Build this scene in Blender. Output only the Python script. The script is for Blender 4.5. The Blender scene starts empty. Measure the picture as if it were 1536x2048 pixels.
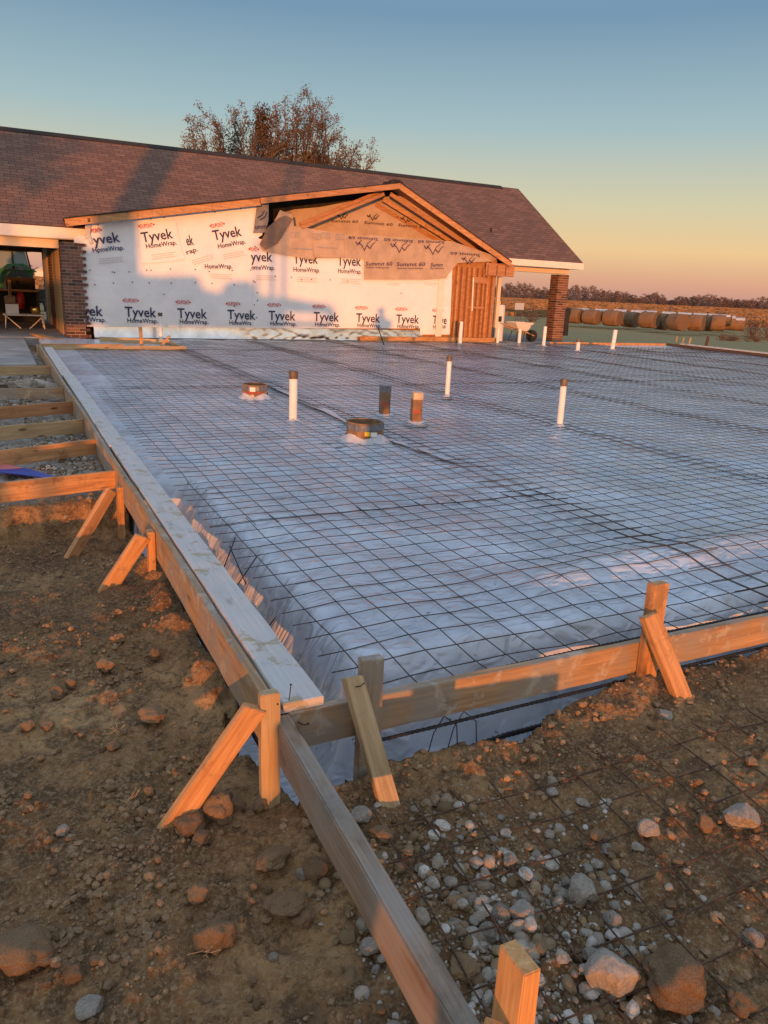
import bpy, bmesh, math, random
import numpy as np
from mathutils import Vector, Matrix

# ------------------------------------------------------------------ camera
SC = bpy.context.scene
COL = SC.collection
YAW, PITCH, ROLL, FPX = 0.468727902, 0.284131779, -0.0457670344, 1531.39
CAM = np.array([-1.1918096, -2.67514959, 1.45419121])
_cy, _sy, _cp, _sp = math.cos(YAW), math.sin(YAW), math.cos(PITCH), math.sin(PITCH)
FW = np.array([_sy * _cp, _cy * _cp, -_sp])
_r0 = np.array([_cy, -_sy, 0.0]); _d0 = np.cross(FW, _r0)
RT = _r0 * math.cos(ROLL) + _d0 * math.sin(ROLL)
DN = -_r0 * math.sin(ROLL) + _d0 * math.cos(ROLL)
cam_d = bpy.data.cameras.new('camera')
cam_o = bpy.data.objects.new('camera', cam_d); COL.objects.link(cam_o)
cam_d.sensor_fit = 'VERTICAL'; cam_d.sensor_height = 24.0; cam_d.lens = 24.0 * FPX / 2048.0
cam_d.clip_start = 0.02; cam_d.clip_end = 6000
cam_o.matrix_world = Matrix(((RT[0], -DN[0], -FW[0], CAM[0]), (RT[1], -DN[1], -FW[1], CAM[1]),
                             (RT[2], -DN[2], -FW[2], CAM[2]), (0, 0, 0, 1)))
SC.camera = cam_o

# ------------------------------------------------------------------ world, sun, exposure
SUN_AZ, SUN_EL = math.radians(25.97), math.radians(1.46)     # direction the light travels towards / height
DIR = np.array([math.sin(SUN_AZ), math.cos(SUN_AZ)]); PER = np.array([math.cos(SUN_AZ), -math.sin(SUN_AZ)])
W = bpy.data.worlds.new('World'); SC.world = W; W.use_nodes = True
nt = W.node_tree
bg = nt.nodes['Background']
sky = nt.nodes.new('ShaderNodeTexSky'); sky.sky_type = 'NISHITA'; sky.sun_disc = False
sky.sun_elevation = SUN_EL; sky.sun_rotation = SUN_AZ + math.pi
sky.air_density = 1.0; sky.dust_density = 2.0; sky.ozone_density = 1.5
tcw = nt.nodes.new('ShaderNodeTexCoord'); sep = nt.nodes.new('ShaderNodeSeparateXYZ'); nt.links.new(tcw.outputs['Generated'], sep.inputs[0])
def sky_ramp(stops):
    n = nt.nodes.new('ShaderNodeValToRGB'); e = n.color_ramp.elements
    while len(e) < len(stops): e.new(.5)
    for q, (p, c) in zip(e, stops): q.position = p; q.color = (*c, 1)
    nt.links.new(sep.outputs['Z'], n.inputs['Fac']); return n
# evening sky by height above the horizon: the side away from the sun and the side towards it
anti = sky_ramp([(0, (.56, .31, .25)), (.018, (.70, .37, .245)), (.055, (.82, .56, .29)), (.105, (.62, .57, .38)), (.185, (.335, .465, .50)), (.29, (.155, .275, .40)), (.55, (.30, .44, .66)), (1, (.52, .64, .82))])
toward = sky_ramp([(0, (1.0, .62, .36)), (.08, (.95, .72, .52)), (.25, (.80, .76, .74)), (.55, (.68, .74, .84)), (1, (.52, .64, .82))])
dot = nt.nodes.new('ShaderNodeVectorMath'); dot.operation = 'DOT_PRODUCT'; nt.links.new(tcw.outputs['Generated'], dot.inputs[0]); dot.inputs[1].default_value = (-DIR[0], -DIR[1], 0)
mr = nt.nodes.new('ShaderNodeMapRange'); mr.interpolation_type = 'SMOOTHSTEP'; nt.links.new(dot.outputs['Value'], mr.inputs['Value']); mr.inputs['From Min'].default_value = -.45; mr.inputs['From Max'].default_value = .8
mx = nt.nodes.new('ShaderNodeMix'); mx.data_type = 'RGBA'; nt.links.new(mr.outputs[0], mx.inputs[0]); nt.links.new(anti.outputs[0], mx.inputs[6]); nt.links.new(toward.outputs[0], mx.inputs[7])
nis = nt.nodes.new('ShaderNodeMix'); nis.data_type = 'RGBA'; nis.blend_type = 'ADD'; nis.inputs[0].default_value = .04
nt.links.new(mx.outputs[2], nis.inputs[6]); nt.links.new(sky.outputs['Color'], nis.inputs[7])
nt.links.new(nis.outputs[2], bg.inputs['Color'])
bg.inputs['Strength'].default_value = 1.0
sl = bpy.data.lights.new('sun', 'SUN'); so = bpy.data.objects.new('sun', sl); COL.objects.link(so)
sl.energy = 4.3; sl.angle = math.radians(0.5); sl.color = (1.0, 0.335, 0.066)
_ld = Vector((math.cos(SUN_EL) * DIR[0], math.cos(SUN_EL) * DIR[1], -math.sin(SUN_EL)))
so.rotation_euler = _ld.to_track_quat('-Z', 'Y').to_euler()
so.location = (-20, -40, 30)
SC.view_settings.view_transform = 'Standard'; SC.view_settings.look = 'None'
SC.view_settings.gamma = 1.0; SC.view_settings.exposure = 0.0; SC.view_settings.use_curve_mapping = False
SC.render.engine = 'CYCLES'
SC.cycles.use_denoising = True; SC.cycles.denoising_prefilter = 'NONE'; SC.cycles.denoising_input_passes = 'RGB_ALBEDO_NORMAL'; SC.cycles.use_adaptive_sampling = False
SC.cycles.max_bounces = 6; SC.cycles.diffuse_bounces = 3; SC.cycles.glossy_bounces = 3; SC.cycles.transmission_bounces = 4
SC.cycles.sample_clamp_indirect = 4.0
# ------------------------------------------------------------------ helpers
rng = np.random.default_rng(7); random.seed(7)

def ray(x, y):
    return FW + (x - 768) / FPX * RT + (y - 1024) / FPX * DN
def onz(x, y, z):
    v = ray(x, y); return CAM + v * (z - CAM[2]) / v[2]
def ony(x, y, Y):
    v = ray(x, y); return CAM + v * (Y - CAM[1]) / v[1]
def onx(x, y, X):
    v = ray(x, y); return CAM + v * (X - CAM[0]) / v[0]
def behind(s, u, H=None):
    """a spot s metres behind the photographer, u metres to the right of the light's path; H = height a ray has at the camera"""
    p = CAM[:2] - DIR * s + PER * u
    return (p[0], p[1], (0 if H is None else H + s * math.tan(SUN_EL)))

_perm = np.random.default_rng(3).permutation(512)
_ang = np.random.default_rng(4).random(512) * 2 * np.pi
def noise2(x, y):
    x = np.asarray(x, float); y = np.asarray(y, float)
    xi = np.floor(x).astype(int); yi = np.floor(y).astype(int); xf = x - xi; yf = y - yi
    u = xf ** 3 * (xf * (xf * 6 - 15) + 10); v = yf ** 3 * (yf * (yf * 6 - 15) + 10)
    def g(ix, iy, dx, dy):
        a = _ang[_perm[(_perm[ix & 511] + iy) & 511]]
        return np.cos(a) * dx + np.sin(a) * dy
    a = g(xi, yi, xf, yf); b = g(xi + 1, yi, xf - 1, yf); c = g(xi, yi + 1, xf, yf - 1); d = g(xi + 1, yi + 1, xf - 1, yf - 1)
    return ((a + (b - a) * u) * (1 - v) + (c + (d - c) * u) * v) * 1.5
def fbm(x, y, o=4, r=0.5):
    s = 0; a = 1
    for k in range(o):
        s = s + a * noise2(x * 2 ** k + 17.3 * k, y * 2 ** k - 9.1 * k); a *= r
    return s
def sst(a, b, x):
    t = np.clip((np.asarray(x, float) - a) / (b - a), 0, 1); return t * t * (3 - 2 * t)
def cells(x, y, seed=0):
    """distance to the nearest scattered point and a value per cell"""
    xi = np.floor(x).astype(int); yi = np.floor(y).astype(int); best = np.full(x.shape, 9.0); val = np.zeros(x.shape)
    for i in (-1, 0, 1):
        for j in (-1, 0, 1):
            h = _perm[(_perm[(xi + i + seed) & 511] + yi + j) & 511]; h2 = _perm[(h + 91) & 511]
            d = np.hypot(xi + i + h / 512 - x, yi + j + h2 / 512 - y)
            m = d < best; best = np.where(m, d, best); val = np.where(m, _perm[(h + 7) & 511] / 512, val)
    return best, val

ROOT = {}
def tag(o, label=None, cat=None, group=None, kind=None):
    if label: o['label'] = label
    if cat: o['category'] = cat
    if group: o['group'] = group
    if kind: o['kind'] = kind
    return o
def thing(name, loc, label, cat, group=None):
    o = bpy.data.objects.new(name, None); COL.objects.link(o); o.location = loc; o.empty_display_size = 0.1
    ROOT[o.name] = Vector(loc)
    return tag(o, label, cat, group)

class MB:
    def __init__(s): s.v = []; s.f = []; s.mi = []; s.n = 0
    def add(s, vs, fs, m=0):
        b = s.n; s.v.extend([tuple(map(float, p)) for p in vs]); s.n += len(vs)
        s.f.extend([tuple(i + b for i in f) for f in fs]); s.mi.extend([m] * len(fs)); return s
    def box(s, a, b, m=0):
        (x0, y0, z0), (x1, y1, z1) = a, b
        return s.add([(x0, y0, z0), (x1, y0, z0), (x1, y1, z0), (x0, y1, z0), (x0, y0, z1), (x1, y0, z1), (x1, y1, z1), (x0, y1, z1)],
                     [(0, 3, 2, 1), (4, 5, 6, 7), (0, 1, 5, 4), (1, 2, 6, 5), (2, 3, 7, 6), (3, 0, 4, 7)], m)
    def bar(s, p0, p1, t, h, up=(0, 0, 1), m=0):
        """box from p0 to p1, thickness t sideways, h along up"""
        p0 = np.array(p0, float); p1 = np.array(p1, float); d = p1 - p0; d /= np.linalg.norm(d)
        u = np.array(up, float); u = u - d * (u @ d); u /= np.linalg.norm(u); w = np.cross(d, u)
        vs = []
        for p in (p0, p1):
            for a, b in ((-1, -1), (1, -1), (1, 1), (-1, 1)): vs.append(p + w * t / 2 * a + u * h / 2 * b)
        return s.add(vs, [(0, 1, 2, 3), (7, 6, 5, 4), (1, 0, 4, 5), (2, 1, 5, 6), (3, 2, 6, 7), (0, 3, 7, 4)], m)
    def tube(s, pts, r, n=6, m=0, cap=True):
        pts = [np.array(p, float) for p in pts]; rs = r if isinstance(r, (list, tuple)) else [r] * len(pts)
        vs = []; fs = []; prev = None
        for i, p in enumerate(pts):
            d = pts[min(i + 1, len(pts) - 1)] - pts[max(i - 1, 0)]; d /= (np.linalg.norm(d) + 1e-12)
            if prev is None:
                a = np.cross(d, (0, 0, 1.0)); 
                if np.linalg.norm(a) < 1e-3: a = np.cross(d, (1.0, 0, 0))
            else: a = prev - d * (prev @ d)
            a /= np.linalg.norm(a); prev = a; b = np.cross(d, a)
            for k in range(n):
                t = 2 * math.pi * k / n; vs.append(p + rs[i] * (a * math.cos(t) + b * math.sin(t)))
        for i in range(len(pts) - 1):
            for k in range(n):
                fs.append((i * n + k, i * n + (k + 1) % n, (i + 1) * n + (k + 1) % n, (i + 1) * n + k))
        if cap: fs.append(tuple(range(n))[::-1]); fs.append(tuple((len(pts) - 1) * n + k for k in range(n)))
        return s.add(vs, fs, m)
    def lathe(s, c, prof, n=24, m=0, sx=1.0, sy=1.0, jit=None):
        """profile [(radius, z)] round the vertical through c"""
        vs = []; fs = []
        for i, (r, z) in enumerate(prof):
            for k in range(n):
                t = 2 * math.pi * k / n; q = r * (1 if jit is None else jit[k]); vs.append((c[0] + q * math.cos(t) * sx, c[1] + q * math.sin(t) * sy, c[2] + z))
        for i in range(len(prof) - 1):
            for k in range(n):
                fs.append((i * n + k, i * n + (k + 1) % n, (i + 1) * n + (k + 1) % n, (i + 1) * n + k))
        if prof[0][0] > 1e-4 : fs.append(tuple(range(n))[::-1])
        if prof[-1][0] > 1e-4 : fs.append(tuple((len(prof) - 1) * n + k for k in range(n)))
        return s.add(vs, fs, m)
    def poly(s, pts, th, axis=(0, 1, 0), m=0):
        """flat outline given thickness th along axis"""
        a = np.array(axis, float) * th; n = len(pts); P = [np.array(p, float) for p in pts]
        vs = P + [p + a for p in P]
        fs = [tuple(range(n)), tuple(range(2 * n - 1, n - 1, -1))] + [(i, i + n, (i + 1) % n + n, (i + 1) % n) for i in range(n)]
        return s.add(vs, fs, m)
    def build(s, name, mat, parent=None, smooth=False, bevel=0.0, fix=False):
        off = Vector((0, 0, 0))
        if parent is not None: off = ROOT[parent.name]
        me = bpy.data.meshes.new(name)
        me.from_pydata([(p[0] - off.x, p[1] - off.y, p[2] - off.z) for p in s.v], [], s.f)
        mats = mat if isinstance(mat, (list, tuple)) else [mat]
        for q in mats: me.materials.append(q)
        if len(mats) > 1: me.polygons.foreach_set('material_index', s.mi)
        if bevel or fix:
            bm = bmesh.new(); bm.from_mesh(me)
            bmesh.ops.recalc_face_normals(bm, faces=bm.faces)
            if bevel: bmesh.ops.bevel(bm, geom=bm.edges[:], offset=bevel, segments=1, affect='EDGES')
            bm.to_mesh(me); bm.free()
        if smooth: me.polygons.foreach_set('use_smooth', [True] * len(me.polygons))
        me.update()
        o = bpy.data.objects.new(name, me); COL.objects.link(o)
        if parent is not None: o.parent = parent; ROOT[o.name] = off
        else: ROOT[o.name] = Vector((0, 0, 0))
        return o

def fast_mesh(name, V, F, mat, smooth=True, parent=None):
    """numpy arrays to one mesh; F is (n,3) or (n,4)"""
    k = F.shape[1]; me = bpy.data.meshes.new(name)
    if parent is not None: V = V - np.array(ROOT[parent.name])
    me.vertices.add(len(V)); me.vertices.foreach_set('co', np.ascontiguousarray(V, np.float32).ravel())
    me.loops.add(F.size); me.loops.foreach_set('vertex_index', np.ascontiguousarray(F, np.int32).ravel())
    me.polygons.add(len(F)); me.polygons.foreach_set('loop_start', np.arange(0, F.size, k, dtype=np.int32))
    me.polygons.foreach_set('use_smooth', np.full(len(F), smooth))
    me.materials.append(mat); me.update(); me.validate()
    o = bpy.data.objects.new(name, me); COL.objects.link(o)
    if parent is not None: o.parent = parent; ROOT[o.name] = ROOT[parent.name]
    else: ROOT[o.name] = Vector((0, 0, 0))
    return o
def grid_mesh(name, xs, ys, Z, mat, mask=None):
    X, Y = np.meshgrid(xs, ys); V = np.stack([X, Y, Z], -1).reshape(-1, 3); nx, ny = len(xs), len(ys)
    i = np.arange(nx * ny).reshape(ny, nx)
    F = np.stack([i[:-1, :-1], i[:-1, 1:], i[1:, 1:], i[1:, :-1]], -1).reshape(-1, 4)
    if mask is not None:
        F = F[mask.reshape(-1)[F].all(1)]
        used = np.unique(F); re = np.full(len(V), -1); re[used] = np.arange(len(used)); V = V[used]; F = re[F]
    return fast_mesh(name, V, F, mat)

# ------------------------------------------------------------------ materials
def mat_new(name, base=(.5, .5, .5), rough=.8, metal=0.0, spec=None):
    m = bpy.data.materials.new(name); m.use_nodes = True; b = m.node_tree.nodes['Principled BSDF']
    b.inputs['Base Color'].default_value = (*base, 1); b.inputs['Roughness'].default_value = rough; b.inputs['Metallic'].default_value = metal
    if spec is not None: b.inputs['Specular IOR Level'].default_value = spec
    return m
class N:
    """small wrapper for building node trees"""
    def __init__(s, m): s.t = m.node_tree; s.b = s.t.nodes['Principled BSDF']
    def new(s, typ, ins=None, **kw):
        n = s.t.nodes.new(typ)
        for k, v in kw.items(): setattr(n, k, v)
        for k, v in (ins or {}).items(): s.set(n.inputs[k], v)
        return n
    def set(s, sock, v):
        if isinstance(v, bpy.types.NodeSocket): s.t.links.new(v, sock)
        elif isinstance(v, (tuple, list)) and sock.type == 'RGBA' and len(v) == 3: sock.default_value = (*v, 1)
        else: sock.default_value = v
    def coord(s, kind='Object', scale=(1, 1, 1), rot=(0, 0, 0)):
        c = s.new('ShaderNodeTexCoord'); mp = s.new('ShaderNodeMapping', {'Vector': c.outputs[kind], 'Scale': scale, 'Rotation': rot}); return mp.outputs[0]
    def noise(s, vec, scale, detail=4, rough=.55, dist=0.0):
        return s.new('ShaderNodeTexNoise', {'Vector': vec, 'Scale': scale, 'Detail': detail, 'Roughness': rough, 'Distortion': dist}).outputs['Fac']
    def ramp(s, fac, stops):
        n = s.new('ShaderNodeValToRGB', {'Fac': fac}); e = n.color_ramp.elements
        while len(e) < len(stops): e.new(.5)
        for q, (p, c) in zip(e, stops): q.position = p; q.color = (*c, 1) if len(c) == 3 else c
        return n.outputs['Color']
    def mix(s, fac, a, b, mode='MIX'):
        n = s.new('ShaderNodeMix', data_type='RGBA', blend_type=mode)
        s.set(n.inputs[0], fac); s.set(n.inputs[6], a); s.set(n.inputs[7], b); return n.outputs[2]
    def math(s, op, a, b=0.0):
        n = s.new('ShaderNodeMath', operation=op); s.set(n.inputs[0], a); s.set(n.inputs[1], b); return n.outputs[0]
    def bump(s, h, strength=.5, dist=.01):
        n = s.new('ShaderNodeBump', {'Height': h, 'Strength': strength, 'Distance': dist}); s.set(s.b.inputs['Normal'], n.outputs[0]); return n
def g3(v): return (v, v, v)

def wood(name, light, dark, grey=None, grey_amt=0.0, smear=None, smear_amt=.5, rough=.75, stain=.4):
    m = mat_new(name, light, rough); n = N(m)
    info = n.new('ShaderNodeObjectInfo')
    c0 = n.new('ShaderNodeTexCoord').outputs['Object']
    shift = n.new('ShaderNodeVectorMath', {0: c0, 1: n.new('ShaderNodeCombineXYZ', {'X': n.math('MULTIPLY', info.outputs['Random'], 37.0), 'Y': n.math('MULTIPLY', info.outputs['Random'], 11.0)}).outputs[0]}, operation='ADD').outputs[0]
    st = n.new('ShaderNodeMapping', {'Vector': shift, 'Scale': (1.0, 16, 16)}).outputs[0]
    g1 = n.noise(st, 2.2, 6, .62, .6); fine = n.noise(n.new('ShaderNodeMapping', {'Vector': shift, 'Scale': (3, 120, 120)}).outputs[0], 1.0, 3, .6)
    f = n.math('ADD', n.math('MULTIPLY', g1, .75), n.math('MULTIPLY', fine, .3))
    col = n.ramp(f, [(.34, dark), (.5, tuple((a + b) / 2 for a, b in zip(light, dark))), (.62, light), (.78, tuple(min(1, a * 1.12) for a in light))])
    kn = n.new('ShaderNodeTexVoronoi', {'Vector': n.new('ShaderNodeMapping', {'Vector': shift, 'Scale': (2.2, 7, 7)}).outputs[0], 'Scale': 1.0}).outputs['Distance']
    col = n.mix(n.ramp(kn, [(.06, g3(.95)), (.13, g3(0))]), col, tuple(a * .35 for a in dark))
    big = n.noise(shift, 3.5, 5, .6)
    if grey: col = n.mix(n.ramp(big, [(.62 - grey_amt * .4, g3(0)), (.75 - grey_amt * .3, g3(.9))]), col, n.mix(fine, tuple(a * .65 for a in grey), grey))
    if stain: col = n.mix(n.math('MULTIPLY', n.ramp(n.noise(shift, 6.0, 6, .7), [(.55, g3(0)), (.72, g3(1))]), stain), col, tuple(a * .45 for a in dark))
    if smear:
        sp = n.noise(shift, 9.0, 5, .65, .5)
        col = n.mix(n.math('MULTIPLY', n.ramp(sp, [(.56, g3(0)), (.63, g3(1))]), smear_amt), col, smear)
    n.set(n.b.inputs['Base Color'], col)
    n.bump(n.math('ADD', f, n.math('MULTIPLY', fine, .5)), .35, .003)
    return m
M = {}
M['wood_new'] = wood('fresh_lumber', (.60, .325, .14), (.34, .15, .05), smear=(.24, .15, .08), smear_amt=.6, stain=.7)
M['wood_bright'] = wood('bright_pine', (.72, .44, .19), (.48, .21, .06), stain=.08)
M['wood_worn'] = wood('worn_lumber', (.46, .285, .145), (.24, .14, .07), (.34, .30, .25), .5, (.42, .37, .30), .75)
M['wood_grey'] = wood('weathered_board', (.34, .24, .16), (.14, .095, .06), (.36, .31, .26), .55, None, 0, stain=.5)
M['wood_plank'] = wood('pale_plank', (.62, .58, .54), (.46, .42, .38), (.66, .64, .63), .6, (.36, .28, .15), .75, stain=.2)
M['wood_tan'] = wood('tan_board', (.50, .36, .20), (.32, .21, .10), stain=.3)
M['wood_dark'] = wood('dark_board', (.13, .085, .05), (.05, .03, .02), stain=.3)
M['wood_red'] = wood('framing_lumber', (.50, .25, .11), (.28, .12, .05), stain=.4)

def soil_mat():
    m = mat_new('soil', (.12, .08, .045), .95, spec=.2); n = N(m); v = n.coord('Object')
    a = n.noise(v, 1.1, 6, .6); b = n.noise(v, 9, 6, .65); c = n.noise(v, 70, 4, .7)
    col = n.ramp(a, [(.36, (.135, .070, .031)), (.5, (.285, .155, .066)), (.62, (.46, .275, .125))])
    col = n.mix(n.ramp(b, [(.47, g3(.0)), (.60, g3(.8))]), col, (.085, .05, .026))
    col = n.mix(n.ramp(c, [(.47, g3(0)), (.66, g3(.65))]), col, (.44, .30, .165))
    col = n.mix(n.ramp(n.noise(v, 32, 4, .75), [(.52, g3(0)), (.64, g3(.6))]), col, (.075, .043, .022))
    dk = n.ramp(n.noise(v, 2.4, 5, .6), [(.60, g3(0)), (.72, g3(.7))]); col = n.mix(dk, col, (.055, .036, .022))
    # ground farther off: frosty lawn on the right and behind the house, pale rubble on the left strip
    pos = n.new('ShaderNodeTexCoord').outputs['Object']; sx = n.new('ShaderNodeSeparateXYZ', {0: pos})
    X, Y = sx.outputs[0], sx.outputs[1]
    wob = n.math('MULTIPLY', n.math('SUBTRACT', n.noise(v, .35, 5), .5), 5.0)
    grass = n.mix(n.noise(v, 4.0, 6, .7), (.21, .16, .065), (.39, .30, .15))
    grass = n.mix(n.ramp(n.noise(v, .22, 5, .65), [(.40, g3(0)), (.62, g3(.8))]), grass, (.32, .25, .12))
    field = n.mix(n.ramp(n.noise(n.coord('Object', (.02, .25, 1)), 1.0, 6, .65), [(.38, g3(0)), (.6, g3(1))]), (.36, .205, .10), (.20, .125, .065))
    field = n.mix(n.ramp(n.noise(v, .03, 4), [(.4, g3(0)), (.65, g3(1))]), field, (.42, .26, .13))
    dist = n.math('ADD', n.math('ADD', n.math('MULTIPLY', X, .55), n.math('MULTIPLY', Y, .83)), wob)
    gf = n.ramp(n.math('DIVIDE', n.math('SUBTRACT', dist, 86.0), 6.0), [(0, g3(0)), (1, g3(1))])
    veg = n.mix(gf, grass, field)
    fr = n.ramp(n.math('DIVIDE', n.math('SUBTRACT', n.math('ADD', Y, n.math('MULTIPLY', wob, .4)), 17.5), 2.0), [(0, g3(0)), (1, g3(1))])
    rx = n.ramp(n.math('DIVIDE', n.math('SUBTRACT', n.math('ADD', X, n.math('MULTIPLY', wob, .3)), 19.8), 1.0), [(0, g3(0)), (1, g3(1))])
    col = n.mix(n.math('MAXIMUM', fr, rx), col, veg)
    rub = n.ramp(n.math('DIVIDE', n.math('SUBTRACT', Y, 3.25), .3), [(0, g3(0)), (1, g3(1))])
    rubx = n.ramp(n.math('MULTIPLY', n.math('ADD', X, .3), -4.0), [(0, g3(0)), (1, g3(1))])
    notfar = n.ramp(n.math('DIVIDE', n.math('SUBTRACT', 18.5, Y), 2.0), [(0, g3(0)), (1, g3(1))])
    rc = n.ramp(n.noise(v, 7, 6, .7), [(.36, (.17, .135, .105)), (.52, (.33, .285, .24)), (.68, (.46, .41, .36))])
    col = n.mix(n.math('MULTIPLY', n.math('MULTIPLY', rub, rubx), notfar), col, rc)
    n.set(n.b.inputs['Base Color'], col)
    n.bump(n.math('ADD', n.math('MULTIPLY', b, .6), n.math('ADD', n.math('MULTIPLY', c, .45), n.math('MULTIPLY', n.noise(v, 190, 3, .6), .18))), 1.0, .024)
    return m
M['soil'] = soil_mat()
def rock_mat(name, lo, hi, spot=None, scale=6):
    m = mat_new(name, hi, .9, spec=.25); n = N(m); v = n.coord('Object')
    info = n.new('ShaderNodeObjectInfo').outputs['Random']
    a = n.noise(v, scale, 6, .65); b = n.noise(v, scale * 7, 4, .7)
    col = n.ramp(n.math('ADD', n.math('MULTIPLY', a, .7), n.math('MULTIPLY', b, .3)), [(.36, lo), (.62, hi)])
    if spot: col = n.mix(n.ramp(n.noise(v, scale * 1.7, 5, .7), [(.52, g3(0)), (.64, g3(.8))]), col, spot)
    col = n.mix(.35, col, n.mix(info, tuple(x * .6 for x in lo), tuple(min(1, x * 1.2) for x in hi)))
    n.set(n.b.inputs['Base Color'], col); n.bump(n.math('ADD', a, n.math('MULTIPLY', b, .5)), .8, .012); return m
M['clod'] = rock_mat('dirt_clod', (.17, .10, .052), (.42, .27, .145), (.50, .365, .225), 14)
M['rock'] = rock_mat('pale_rock', (.23, .195, .155), (.55, .49, .41), (.25, .175, .105), 5)
M['gravel_grey'] = None
M['_g'] = rock_mat('grey_gravel', (.13, .105, .08), (.38, .34, .29), (.20, .14, .085), 11)
M['gravel_lime'] = rock_mat('limestone_gravel', (.22, .19, .16), (.5, .46, .42), (.26, .2, .14), 5)

def gravel_mat():
    m = mat_new('mixed_gravel', (.3, .28, .25), .9, spec=.25); n = N(m); r = n.new('ShaderNodeNewGeometry').outputs['Random Per Island']; v = n.coord('Object')
    col = n.ramp(r, [(0, (.14, .088, .046)), (.3, (.26, .18, .10)), (.55, (.30, .255, .20)), (.8, (.42, .38, .32)), (1, (.58, .54, .47))])
    col = n.mix(n.ramp(n.noise(v, 60, 4, .7), [(.45, g3(0)), (.7, g3(.6))]), col, (.17, .115, .065)); n.set(n.b.inputs['Base Color'], col); n.bump(n.noise(v, 150, 3, .6), .6, .006); return m
M['gravel_grey'] = gravel_mat()
def plastic_mat():
    m = mat_new('clear_poly_sheet', (.42, .45, .50), .3, spec=.7); n = N(m); v = n.coord('Object')
    big = n.noise(v, .8, 5, .6); mid = n.noise(v, 5.0, 5, .6, 1.2)
    col = n.mix(n.ramp(big, [(.38, g3(0)), (.64, g3(1))]), (.43, .45, .50), (.61, .65, .72))
    col = n.mix(n.ramp(mid, [(.56, g3(0)), (.72, g3(.35))]), col, (.36, .33, .29))
    col = n.mix(n.ramp(n.noise(v, 16, 5, .75), [(.64, g3(0)), (.70, g3(.75))]), col, (.10, .085, .07))
    n.set(n.b.inputs['Base Color'], col)
    n.set(n.b.inputs['Roughness'], n.math('ADD', .07, n.math('MULTIPLY', mid, .20)))
    rid = n.new('ShaderNodeTexNoise', {'Vector': n.coord('Object', (1, 1.6, 1), (0, 0, .5)), 'Scale': 1.6, 'Detail': 3.0, 'Distortion': 1.0}, noise_type='RIDGED_MULTIFRACTAL').outputs['Fac']
    fin = n.noise(n.coord('Object', (1, 2.2, 1), (0, 0, -.4)), 5, 2, .4, 1.5)
    n.bump(n.math('ADD', n.math('MULTIPLY', rid, .7), n.math('MULTIPLY', fin, .5)), 1.0, .06)
    return m
M['plastic'] = plastic_mat()
def noisy(name, lo, hi, scale, rough=.8, metal=0, bump=.2, bd=.004, spec=None):
    m = mat_new(name, hi, rough, metal, spec); n = N(m); v = n.coord('Object'); a = n.noise(v, scale, 5, .62)
    n.set(n.b.inputs['Base Color'], n.ramp(a, [(.36, lo), (.64, hi)])); n.bump(n.noise(v, scale * 4, 4, .6), bump, bd); return m
M['wire'] = noisy('steel_wire', (.04, .03, .026), (.115, .08, .062), 18, .6, .2)
M['wire_rust'] = noisy('rusty_wire', (.05, .028, .018), (.13, .07, .04), 25, .8, .2)
M['rebar'] = noisy('rebar_steel', (.010, .010, .012), (.035, .028, .025), 30, .6, .4)
M['pvc'] = noisy('white_pvc', (.74, .73, .70), (.82, .81, .78), 8, .4)
M['cap'] = noisy('dark_cap', (.07, .05, .04), (.20, .14, .10), 30, .5)
M['cardboard'] = noisy('brown_cardboard', (.17, .095, .05), (.29, .17, .09), 12, .85)
M['tape'] = noisy('grey_duct_tape', (.10, .105, .12), (.19, .195, .21), 25, .45)
M['clear_tape'] = noisy('clear_packing_tape', (.40, .30, .19), (.62, .52, .38), 30, .18)
M['film'] = noisy('torn_poly_film', (.42, .43, .46), (.56, .57, .60), 10, .32, 0, .6, .01)
M['label_white'] = mat_new('white_label', (.75, .74, .70), .6); M['label_yellow'] = mat_new('yellow_label', (.75, .52, .03), .6)
M['ink_red'] = mat_new('red_ink', (.55, .04, .04), .7); M['ink_navy'] = mat_new('navy_ink', (.018, .028, .09), .7)
M['ink_grey'] = mat_new('grey_ink', (.32, .31, .33), .8); M['ink_pale'] = mat_new('faint_ink', (.52, .48, .49), .8); M['ink_brown'] = mat_new('dark_print', (.05, .035, .05), .8)
M['tyvek'] = noisy('house_wrap', (.76, .76, .77), (.83, .83, .83), 1.6, .62, 0, .35, .03)
M['under'] = noisy('tan_underlayment', (.40, .285, .195), (.52, .385, .27), 2.5, .6, 0, .6, .03)
M['under_shaded'] = noisy('brown_shaded_underlayment', (.14, .10, .078), (.21, .15, .115), 3, .6, 0, .6, .03)  # brown sheet darkened further: the shadow on the loose flap is in its colour
M['under_grey'] = noisy('grey_underlayment', (.17, .17, .18), (.25, .24, .24), 3, .6, 0, .5, .03)
M['foil'] = noisy('foil_flashing', (.62, .60, .57), (.85, .83, .80), 2, .2, 1.0, .1, .03)
M['trim_tan'] = noisy('tan_trim', (.42, .28, .13), (.50, .34, .17), 3, .6)
M['cream'] = noisy('cream_paint', (.66, .55, .40), (.72, .61, .46), 3, .6)
M['cream_pale'] = noisy('pale_fascia_paint', (.74, .68, .58), (.80, .74, .65), 3, .5)
M['felt_shade'] = noisy('black_felt_and_shade', (.018, .015, .013), (.035, .028, .022), 6, .9)  # real felt, and the black that stands in for attic and bench shade
M['concrete'] = noisy('concrete', (.24, .225, .21), (.36, .34, .32), 2.2, .9, 0, .4, .006)
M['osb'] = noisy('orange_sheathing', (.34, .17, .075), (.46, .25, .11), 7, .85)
M['stud_shade'] = noisy('shaded_sheathing', (.12, .05, .022), (.19, .085, .038), 7, .85)  # sheathing colour darkened to stand in for shade between the studs
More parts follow.
